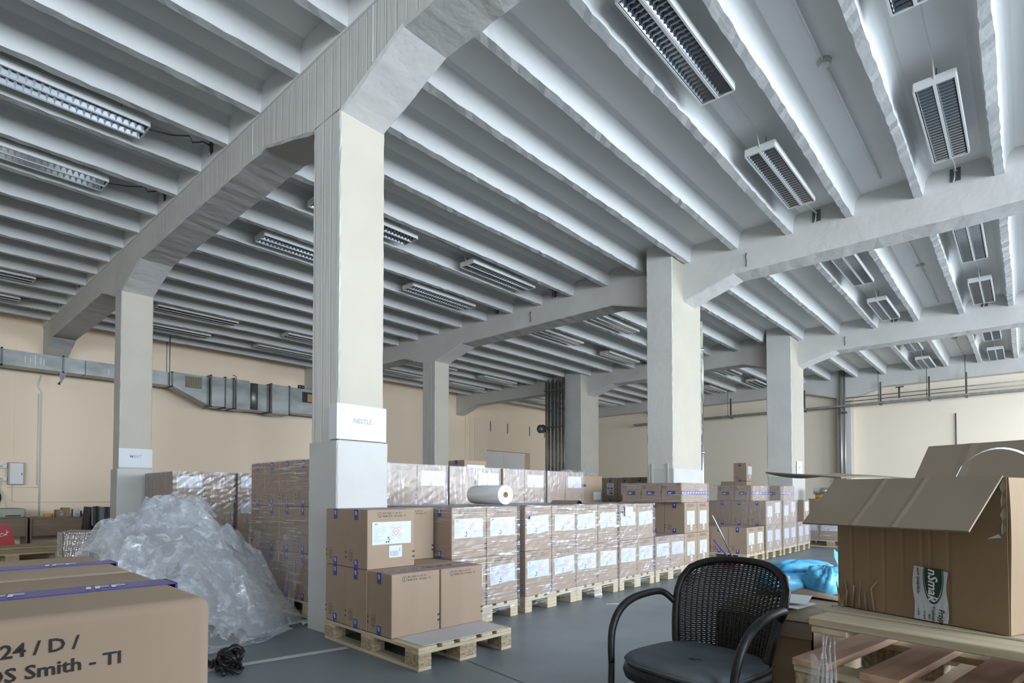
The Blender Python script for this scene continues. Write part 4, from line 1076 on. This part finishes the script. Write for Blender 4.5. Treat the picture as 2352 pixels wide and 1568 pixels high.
# ------------------------------------------------------------------ paper signs on the columns
def sign(txt, label, x0, x1, y, z0, z1, size, wrap=0, zt=None):
    b = MB()
    b.grid(lambda u, v: (x0 + (x1 - x0)*u, y - .002 - .003*math.sin(PI*u), z0 + (z1 - z0)*v), 8, 4, 'paper', True)
    if wrap: b.grid(lambda u, v: (x0 - .002, y - .002 + wrap*u, z0 + (z1 - z0)*v), 3, 3, 'paper', True)
    w = text_w(txt, size); zc = zt or (z0 + z1)/2; xc = (x0 + x1)/2
    put_text(b, txt, size, lambda a, c: (xc - w/2 + a, y - .0065, zc - size*.35 + c), 'grey_ink')
    return tag(b.obj('paper_sign'), label, 'sign', 'paper signs on the columns')
sign('NESTLE', 'white paper sign reading NESTLE wrapped on the big near column', 2.372, 2.83, 3.947, 1.512, 1.79, .052, .11, 1.665)
sign('MEAT', 'white paper sign reading MEAT on the column behind the film heap', 2.40, 2.835, 9.928, 1.49, 1.77, .062, 0, 1.655)
sign('MEAT', 'small white paper sign on the far column above the open carton', 14.22, 14.66, 3.962, 1.57, 1.86, .05)

# ------------------------------------------------------------------ pipe bundle and single pipes
pb = thing('pipe_bundle', 'bundle of upright grey pipes strapped together beside the far wide column', 'pipes', (14.02, 10.42, 0))
for k in range(11):
    y = .06 + .069*k; MB().tube([(.02*(k % 2), y, .0), (.02*(k % 2), y, 4.66 - .05*(k % 3))], .026 if k % 3 else .032, 'pipe' if k % 2 else 'dark_metal', 10).obj('pipe', pb)
for z in (1.2, 3.15, 4.3): MB().box((-.05, .02, z), (-.035, .80, z + .04), 'dark_metal').obj('clamp', pb)
o = thing('fan_unit', 'small dark ribbed motor fixed to the upright pipe bundle', 'motor', (13.97, 11.22, 3.14))
MB().tube([(-.02, .0, 0), (-.02, .16, 0)], .13, 'dark_metal', 14).obj('housing', o); MB().tube([(-.02, .16, 0), (-.02, .22, 0)], [.13, .07], 'duct', 14).obj('end_cap', o)
MB().box((-.05, -.25, -.05), (.01, 0, .05), 'dark_metal').obj('bracket', o)
o = thing('drain_pipe', 'grey pipe with mossy wrapping up the edge of the wide pipe column', 'pipe', (9.125, 3.99, 0))
MB().tube([(0, 0, 0), (0, 0, 2.6)], .030, 'metal', 12).obj('pipe', o)
MB().tube([(0, 0, 2.6), (0, 0, 3.2), (0, 0, 3.55)], [.034, .036, .034], 'pipe', 12).obj('upper_pipe', o)
MB().tube([(-.01 + .01*math.sin(2.2*k), .01, 1.9 + .12*k) for k in range(18)], [.03 + .012*math.sin(3*k)**2 for k in range(18)], 'hose', 9).obj('mossy_wrap', o)
for z in (1.75, 3.45): MB().tube([(0, 0, z), (0, 0, z + .05)], .044, 'metal', 12).obj('collar', o)
MB().tube([(-.05, .0, 3.4), (-.05, 0, 3.52), (.04, 0, 3.52), (.04, 0, 3.42)], .012, 'metal', 6).obj('clamp', o)
for k, y in enumerate((4.31, 4.20)):
    o = thing('wall_pipe', '%s of two grey pipes running up the corner column at the end wall' % ('thicker' if k == 0 else 'thinner'), 'pipe', (20.12, y, 0), 0)
    MB().tube([(0, 0, .0), (0, 0, 4.93)], .045 if k == 0 else .03, 'pipe', 10).obj('pipe', o)
    MB().box((-.05, -.06, 3.6), (.06, .06, 3.66), 'dark_metal').obj('bracket', o)
# cable tray along the end wall
ct = thing('cable_tray', 'long grey cable tray hung on perforated straps along the end wall', 'cable tray', (19.93, 0, 3.79))
for x in (0, .22): MB().box((x, -1.5, 0), (x + .02, 11.5, .065), 'pipe').obj('rail', ct)
stuff(MB().box((.02, -1.5, 0), (.22, 11.5, .006), 'dark_metal').obj('tray_floor', ct))
for y in (-.6, 1.2, 2.03, 3.21, 5.3, 7.68, 9.2, 10.6):
    MB().box((.08, y, -.03), (.11, y + .045, .66), 'dark_metal').obj('hanger_strap', ct)
    MB().box((-.03, y, -.035), (.26, y + .05, 0), 'dark_metal').obj('bracket', ct)
for y in (1.24, 2.11, 3.29, 6.33, 7.82, 9.4):
    MB().tube([(.12, y, .03), (.12, y, 1.15)], .008, 'dark_metal', 6).obj('hanger_rod', ct)
tb = MB().box((.15, 2.75, .13), (.18, 2.80, .46), 'dark_metal'); tb.box((.15, 2.66, .44), (.18, 2.86, .47), 'dark_metal'); tb.obj('t_bracket', ct)
for k, z in enumerate((3.965, 4.075)):
    tag(MB().tube([(0, -1.4, 0), (0, 4.2, 0)], .014, 'pipe', 8).obj('wall_pipe', None, (20.12, 0, z)), 'thin pipe running level along the end wall, %s of the pair above the tray' % ('lower' if k == 0 else 'upper'), 'pipe')
tag(MB().tube([(0, 0, 0), (0, 0, 2.8)], .015, 'dark_metal', 8).obj('wall_pipe', None, (20.52, 1.50, .6)), 'single dark upright conduit on the pale end wall above the open carton', 'pipe')
for k, x in enumerate((15.29, 16.33, 17.34, 18.73, 19.75)):
    tag(MB().box((-.012, 0, 0), (.012, .02, .41), 'dark_metal').obj('wall_strap', None, (x, YB - .02, 3.59)), 'short iron strap on the back wall, %s from the flat pilaster' % ordn[k], 'strap', 'iron straps on the back wall')

# ------------------------------------------------------------------ ventilation duct on the back wall
du = thing('ventilation_duct', 'long grey steel ventilation duct hung along the back wall', 'duct', (0, 0, 0))
yf, yk = 15.05, 15.45
SC = (yf - 0) / 15.4
def seg(name, x0, x1, z0, z1, z0b=None, y0=yf, y1=yk, m='duct'):
    zb_ = z0 if z0b is None else z0b; r = MB()
    r.add([(x0, y0, z0), (x1, y0, zb_), (x1, y1, zb_), (x0, y1, z0), (x0, y0, z1), (x1, y0, z1), (x1, y1, z1), (x0, y1, z1)], [(3,2,1,0),(4,5,6,7),(0,1,5,4),(1,2,6,5),(2,3,7,6),(3,0,4,7)], m)
    return r.obj(name, du)
for x0, x1 in ((-.4, 1.645), (1.66, 2.62), (2.63, 3.0), (3.01, 3.9), (3.91, 4.68)): seg('duct_section', x0, x1, 3.665, 3.975)
seg('duct_section', 4.70, 5.52, 3.665, 4.0, 3.29)
seg('duct_section', 5.53, 5.86, 3.28, 4.01, y0=yf - .1); seg('duct_section', 5.87, 6.06, 3.27, 4.01, y0=yf - .1)
seg('duct_section', 6.07, 6.46, 3.27, 4.02, y0=yf - .12); seg('duct_section', 6.47, 7.02, 3.29, 4.0, y0=yf - .02); seg('duct_section', 7.03, 7.52, 3.25, 4.02, y0=yf - .14); seg('duct_section', 7.53, 9.2, 3.34, 4.03, y0=yf - .05)
MB().tube([(6.62, yf + .06, 3.30), (6.62, yf + .06, 3.99)], .13, 'duct', 18).obj('rounded_bend', du)
def flange(x, z0, z1, y0=yf, w=.028):
    r = MB(); e = .022
    r.box((x - w/2, y0 - e, z0 - e), (x + w/2, y0, z1 + e), 'dark_metal'); r.box((x - w/2, y0 - e, z0 - e), (x + w/2, yk, z0), 'dark_metal'); r.box((x - w/2, y0 - e, z1), (x + w/2, yk, z1 + e), 'dark_metal'); r.obj('flange', du)
for x in (1.65, 2.625, 4.69): flange(x, 3.665, 3.98)
for x, y0 in ((5.525, yf - .1), (5.865, yf - .1), (6.065, yf - .12), (7.025, yf - .14), (7.525, yf - .14)): flange(x, 3.27, 4.02, y0)
gr = MB().box((4.98, yf - .02, 3.67), (5.34, yf, 3.95), 'dark_metal'); gr.obj('grille_frame', du)
for k in range(9): MB().box((5.0 + .037*k, yf - .032, 3.69), (5.012 + .037*k, yf - .02, 3.93), 'core').obj('grille_slat', du)
MB().box((7.95, yf - .07, 3.66), (8.30, yf - .05, 3.95), 'black_plastic').obj('open_port', du); MB().box((8.08, yf - .09, 3.68), (8.30, yf - .07, 3.90), 'core').obj('port_plate', du)
for x in (7.86, 7.95): MB().tube([(x, yf - .05, 4.03), (x, yf - .05, 4.12)], .05, 'dark_metal', 12).obj('valve_cap', du)
for x, z0 in ((4.62, 3.6), (8.35, 3.3)): MB().tube([(x, yf - .04, z0), (x, yf - .04, 4.93)], .010, 'dark_metal', 6).obj('hanger_rod', du)
MB().tube([(6.10, yf - .16, 3.24), (6.10, yf - .16, 4.06), (6.06, yf - .16, 4.10), (6.02, yf - .16, 4.09)], .012, 'dark_metal', 6).obj('bent_rod', du)
MB().add([(2.56, yf - .01, 3.66), (2.70, yf - .01, 3.66), (2.60, yf + .2, 3.45), (2.56, yf + .2, 3.42), (2.58, yf, 3.38)], [(0, 1, 4), (1, 2, 3, 4)], 'dark_metal').obj('bracket', du)
for k, (x, z, h) in enumerate(((2.0, 3.75, .14), (2.08, 3.76, .10), (2.16, 3.72, .22), (2.25, 3.74, .16), (2.30, 3.74, .13), (3.42, 3.72, .14))): MB().box((x, yf - .002, z), (x + .012, yf, z + h), 'white').obj('paint_drip', du)

# ------------------------------------------------------------------ wall fittings at the back left
pn = thing('electric_panel', 'pale grey electrical cabinet on the back wall above the desks', 'electrical box', (1.86, YB - .12, 1.29))
MB().rbox((0, 0, 0), (.27, .119, .47), .008, 'beige').obj('body', pn); q = MB().rbox((.03, -.006, .02), (.24, .0, .45), .002, 'white').obj('door', pn); MB().box((.215, -.014, .20), (.225, -.006, .25), 'ink').obj('lock', q)
for k, z in enumerate((1.66, 1.40)):
    o = thing('switch_box', '%s small white switch box beside the electrical cabinet' % ('upper' if k == 0 else 'lower'), 'switch', (1.72, YB - .09, z - .03))
    MB().rbox((0, 0, 0), (.13, .089, .08), .006, 'white').obj('body', o); MB().rbox((.02, -.012, .02), (.06, 0, .06), .003, 'beige').obj('button', o)
def wire(label, pts, r=.010, mat='housing'):
    return tag(MB().tube(pts, r, mat, 6).obj('wall_conduit'), label, 'conduit')
yw = YB - .013
wire('double white conduit running up the back wall past the electrical cabinet', [(2.39, yw, .62), (2.39, yw, 3.3), (2.33, yw, 3.42), (2.38, yw, 3.66)], .014)
wire('thin white conduit beside the double one on the back wall', [(2.345, yw, 1.28), (2.345, yw, 3.25)], .008)
wire('white conduit running level along the back wall above the desks', [(1.94, yw, 1.28), (1.94, yw, .93), (2.36, yw, .925), (3.9, yw, .92)], .008)
wire('level white conduit under the electrical cabinet', [(1.86, yw, 1.24), (2.38, yw, 1.24)], .008)
wire('white cable sloping down from the lower switch box to the desk', [(1.77, yw, 1.37), (1.75, yw, 1.2), (1.84, yw - .3, .80), (1.90, yw - .45, .66)], .010)
tag(MB().tube([(1.66 + .09*math.cos(a), YB - .05, 1.02 + .15*math.sin(a)) for a in [2*PI*k/24 for k in range(24)]], .022, 'black_plastic', 8, closed=True).obj('cable_loop'), 'loop of thick black cable hanging on the back wall', 'cable')

# desks with clutter
DZ = .62
for k, (x0, x1) in enumerate(((.6, 2.07), (2.11, 3.62))):
    d = thing('desk', 'brown laminate desk against the back wall, %s' % ('under the electrical cabinet' if k == 0 else 'next to the black bin'), 'desk', (x0, 14.85, 0), 0, 'desks along the back wall')
    L = x1 - x0
    MB().box((0, 0, DZ - .022), (L, .7, DZ), 'laminate').obj('desk_top', d); MB().box((.02, .05, .25), (L - .02, .07, DZ - .022), 'laminate').obj('front_panel', d)
    for x in (0, L - .025): MB().box((x, 0, 0), (x + .025, .66, DZ - .022), 'laminate').obj('leg', d)
def clutter(name, label, cat, shapes):
    o = None; b = MB()
    for s in shapes: getattr(b, s[0])(*s[1:])
    return tag(b.obj(name), label, cat)
pr = thing('printer', 'pale olive office printer on the desk under the electrical cabinet', 'printer', (1.58, 15.0, DZ + .001))
MB().rbox((0, 0, 0), (.48, .36, .19), .04, 'beige', 3, smooth=True).obj('body', pr); MB().box((.17, -.005, .03), (.40, .02, .055), 'ink').obj('paper_slot', pr); MB().box((.10, .05, .19), (.38, .2, .197), 'ink').obj('top_tray', pr); MB().box((.01, -.02, .0), (.09, .0, .12), 'pipe').obj('side_tray', pr)
clutter('tape_roll', 'amber roll of tape on the desk next to the black bin', 'tape roll', [('tube', [(2.42, 15.05, DZ + .001), (2.42, 15.05, DZ + .07)], .085, 'yellow', 16)])
clutter('tape_roll', 'small pale roll on the desk edge', 'tape roll', [('tube', [(2.20, 15.0, DZ + .001), (2.20, 15.0, DZ + .03)], .04, 'core', 12)])
clutter('carton', 'small brown open carton on the desk next to the black bin', 'box', [('box', (2.55, 15.0, DZ + .001), (2.78, 15.25, DZ + .15), 'card'), ('box', (2.65, 15.02, DZ + .15), (2.78, 15.22, DZ + .19), 'card2')])
clutter('glass_jar', 'clear jar in front of the small carton on the desk', 'jar', [('tube', [(2.63, 14.93, DZ + .001), (2.63, 14.93, DZ + .13)], .03, 'heap', 12)])
clutter('box', 'grey box with a white end on the desk', 'box', [('box', (2.83, 15.0, DZ + .001), (2.95, 15.2, DZ + .16), 'pipe'), ('box', (2.83, 14.995, DZ + .02), (2.855, 15.0, DZ + .14), 'paper')])
clutter('box', 'pale blue-grey box on the desk beside the grey one', 'box', [('box', (2.97, 14.95, DZ + .001), (3.12, 15.1, DZ + .12), 'cushion'), ('box', (2.97, 14.945, DZ + .06), (3.12, 14.95, DZ + .12), 'label')])
clutter('box', 'low dark box on the desk near the black bin', 'box', [('box', (3.15, 15.0, DZ + .001), (3.40, 15.2, DZ + .11), 'green'), ('box', (3.20, 14.99, DZ + .02), (3.24, 15.0, DZ + .07), 'paper')])
# black bin
bn = thing('waste_bin', 'big black bin lined with a black bag in front of the desks', 'bin', (2.86, 13.3, 0))
b = MB(); b.add([(0, 0, 0), (.5, 0, 0), (.5, .5, 0), (0, .5, 0), (-.06, -.04, .84), (.54, -.04, .84), (.54, .54, .84), (-.06, .54, .84)], [(3,2,1,0),(0,1,5,4),(1,2,6,5),(2,3,7,6),(3,0,4,7)], 'black_plastic'); b.obj('body', bn)
b = MB(); b.grid(lambda u, v: (-.085 + .66*u, -.06 - .012*math.sin(25*u) - .02*v, .85 - .34*v*(1 + .25*math.sin(9*u)) + .015*math.sin(13*u)), 30, 10, 'black_plastic'); b.grid(lambda u, v: (-.085 - .05*v + .012*math.sin(20*u), -.06 + .6*u, .85 - .5*v*(1 + .2*math.sin(8*u))), 20, 10, 'black_plastic'); b.obj('bag_lining', bn)
# red board, pallets, cartons at the left
rb = thing('red_sign_board', 'red plastic board with white script lettering standing behind the flat pallets', 'sign', (1.22, 12.0, 0))
poly = [(-.5, 0), (.37, 0), (.245, .57), (.225, .605), (.18, .615), (-.40, .615), (-.42, .57)]
MB().prism(poly, 0, .04, lambda a, c, h: (a, h, c), 'red').obj('panel', rb)
b = MB(); b.tube([(-.02 + .022*k, -.004, .47 + .022*math.sin(k*1.9) + .012*math.sin(k*.7)) for k in range(12)], .006, 'white_ink', 5); b.tube([(-.1, -.004, .425), (.12, -.004, .425), (.20, -.004, .45), (.20, -.004, .52)], .004, 'white_ink', 5); b.obj('script_lettering', rb)
for k, (x, y, n, rz) in enumerate(((.85, 10.15, 2, -PI/2 + .02), (1.45, 11.3, 2, -PI/2 + .03))):
    for l in range(n): pallet('%s old pallet of the pair lying %s' % ('upper' if l else 'lower', 'nearer, in front of the red board' if k == 0 else 'farther, beside the box with the blue sticker'), (x - .2, y + .8, .1445*l), rz, 'wood_old', 'old pallets by the desks')
o = low_carton('brown carton with a blue sticker beside the film heap', (1.93, 9.0, .002), (.42, .4, .575), 'card', None, False, False)
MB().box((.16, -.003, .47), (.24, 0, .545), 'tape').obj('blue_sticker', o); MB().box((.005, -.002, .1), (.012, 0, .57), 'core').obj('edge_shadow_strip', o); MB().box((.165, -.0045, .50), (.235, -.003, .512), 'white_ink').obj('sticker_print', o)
o = thing('wrapped_carton', 'narrow parcel wrapped in shiny film beside the carton with the blue sticker', 'parcel', (1.62, 9.05, .002))
MB().rbox((0, 0, 0), (.26, .3, .58), .02, 'card2').obj('body', o)
b = MB(); b.grid(lambda u, v: (-.01 + .28*u, -.012 - .012*abs(math.sin(17*u + 9*v)), .60*v), 16, 24, 'heap'); b.grid(lambda u, v: (-.012 - .01*abs(math.sin(15*u + 9*v)), .3 - .31*u, .60*v), 14, 24, 'heap'); b.grid(lambda u, v: (-.02 + .40*u, -.02 + .3*v, .60 + .02*math.sin(8*u + 5*v)), 14, 10, 'heap'); b.obj('film_wrap', o)

# ------------------------------------------------------------------ broom and mop leaning by the sixth stack
o = thing('mop', 'mop with a long silver handle leaning on the sixth aisle stack', 'mop', (0, 0, 0))
MB().tube([(8.155, 3.42, .785), (8.86, 3.36, .03)], .012, 'metal', 10).obj('handle', o)
MB().rbox((8.78, 3.26, 0), (8.98, 3.42, .04), .008, 'beige').obj('mop_head', o)
o = thing('dustpan_brush', 'brush with a blue handle and red head beside the mop', 'broom', (0, 0, 0))
MB().tube([(8.16, 3.40, .43), (8.66, 3.32, .05)], .012, 'tape', 10).obj('handle', o)
MB().rbox((8.50, 3.22, .0), (8.70, 3.38, .085), .02, 'red', 2).obj('head', o)
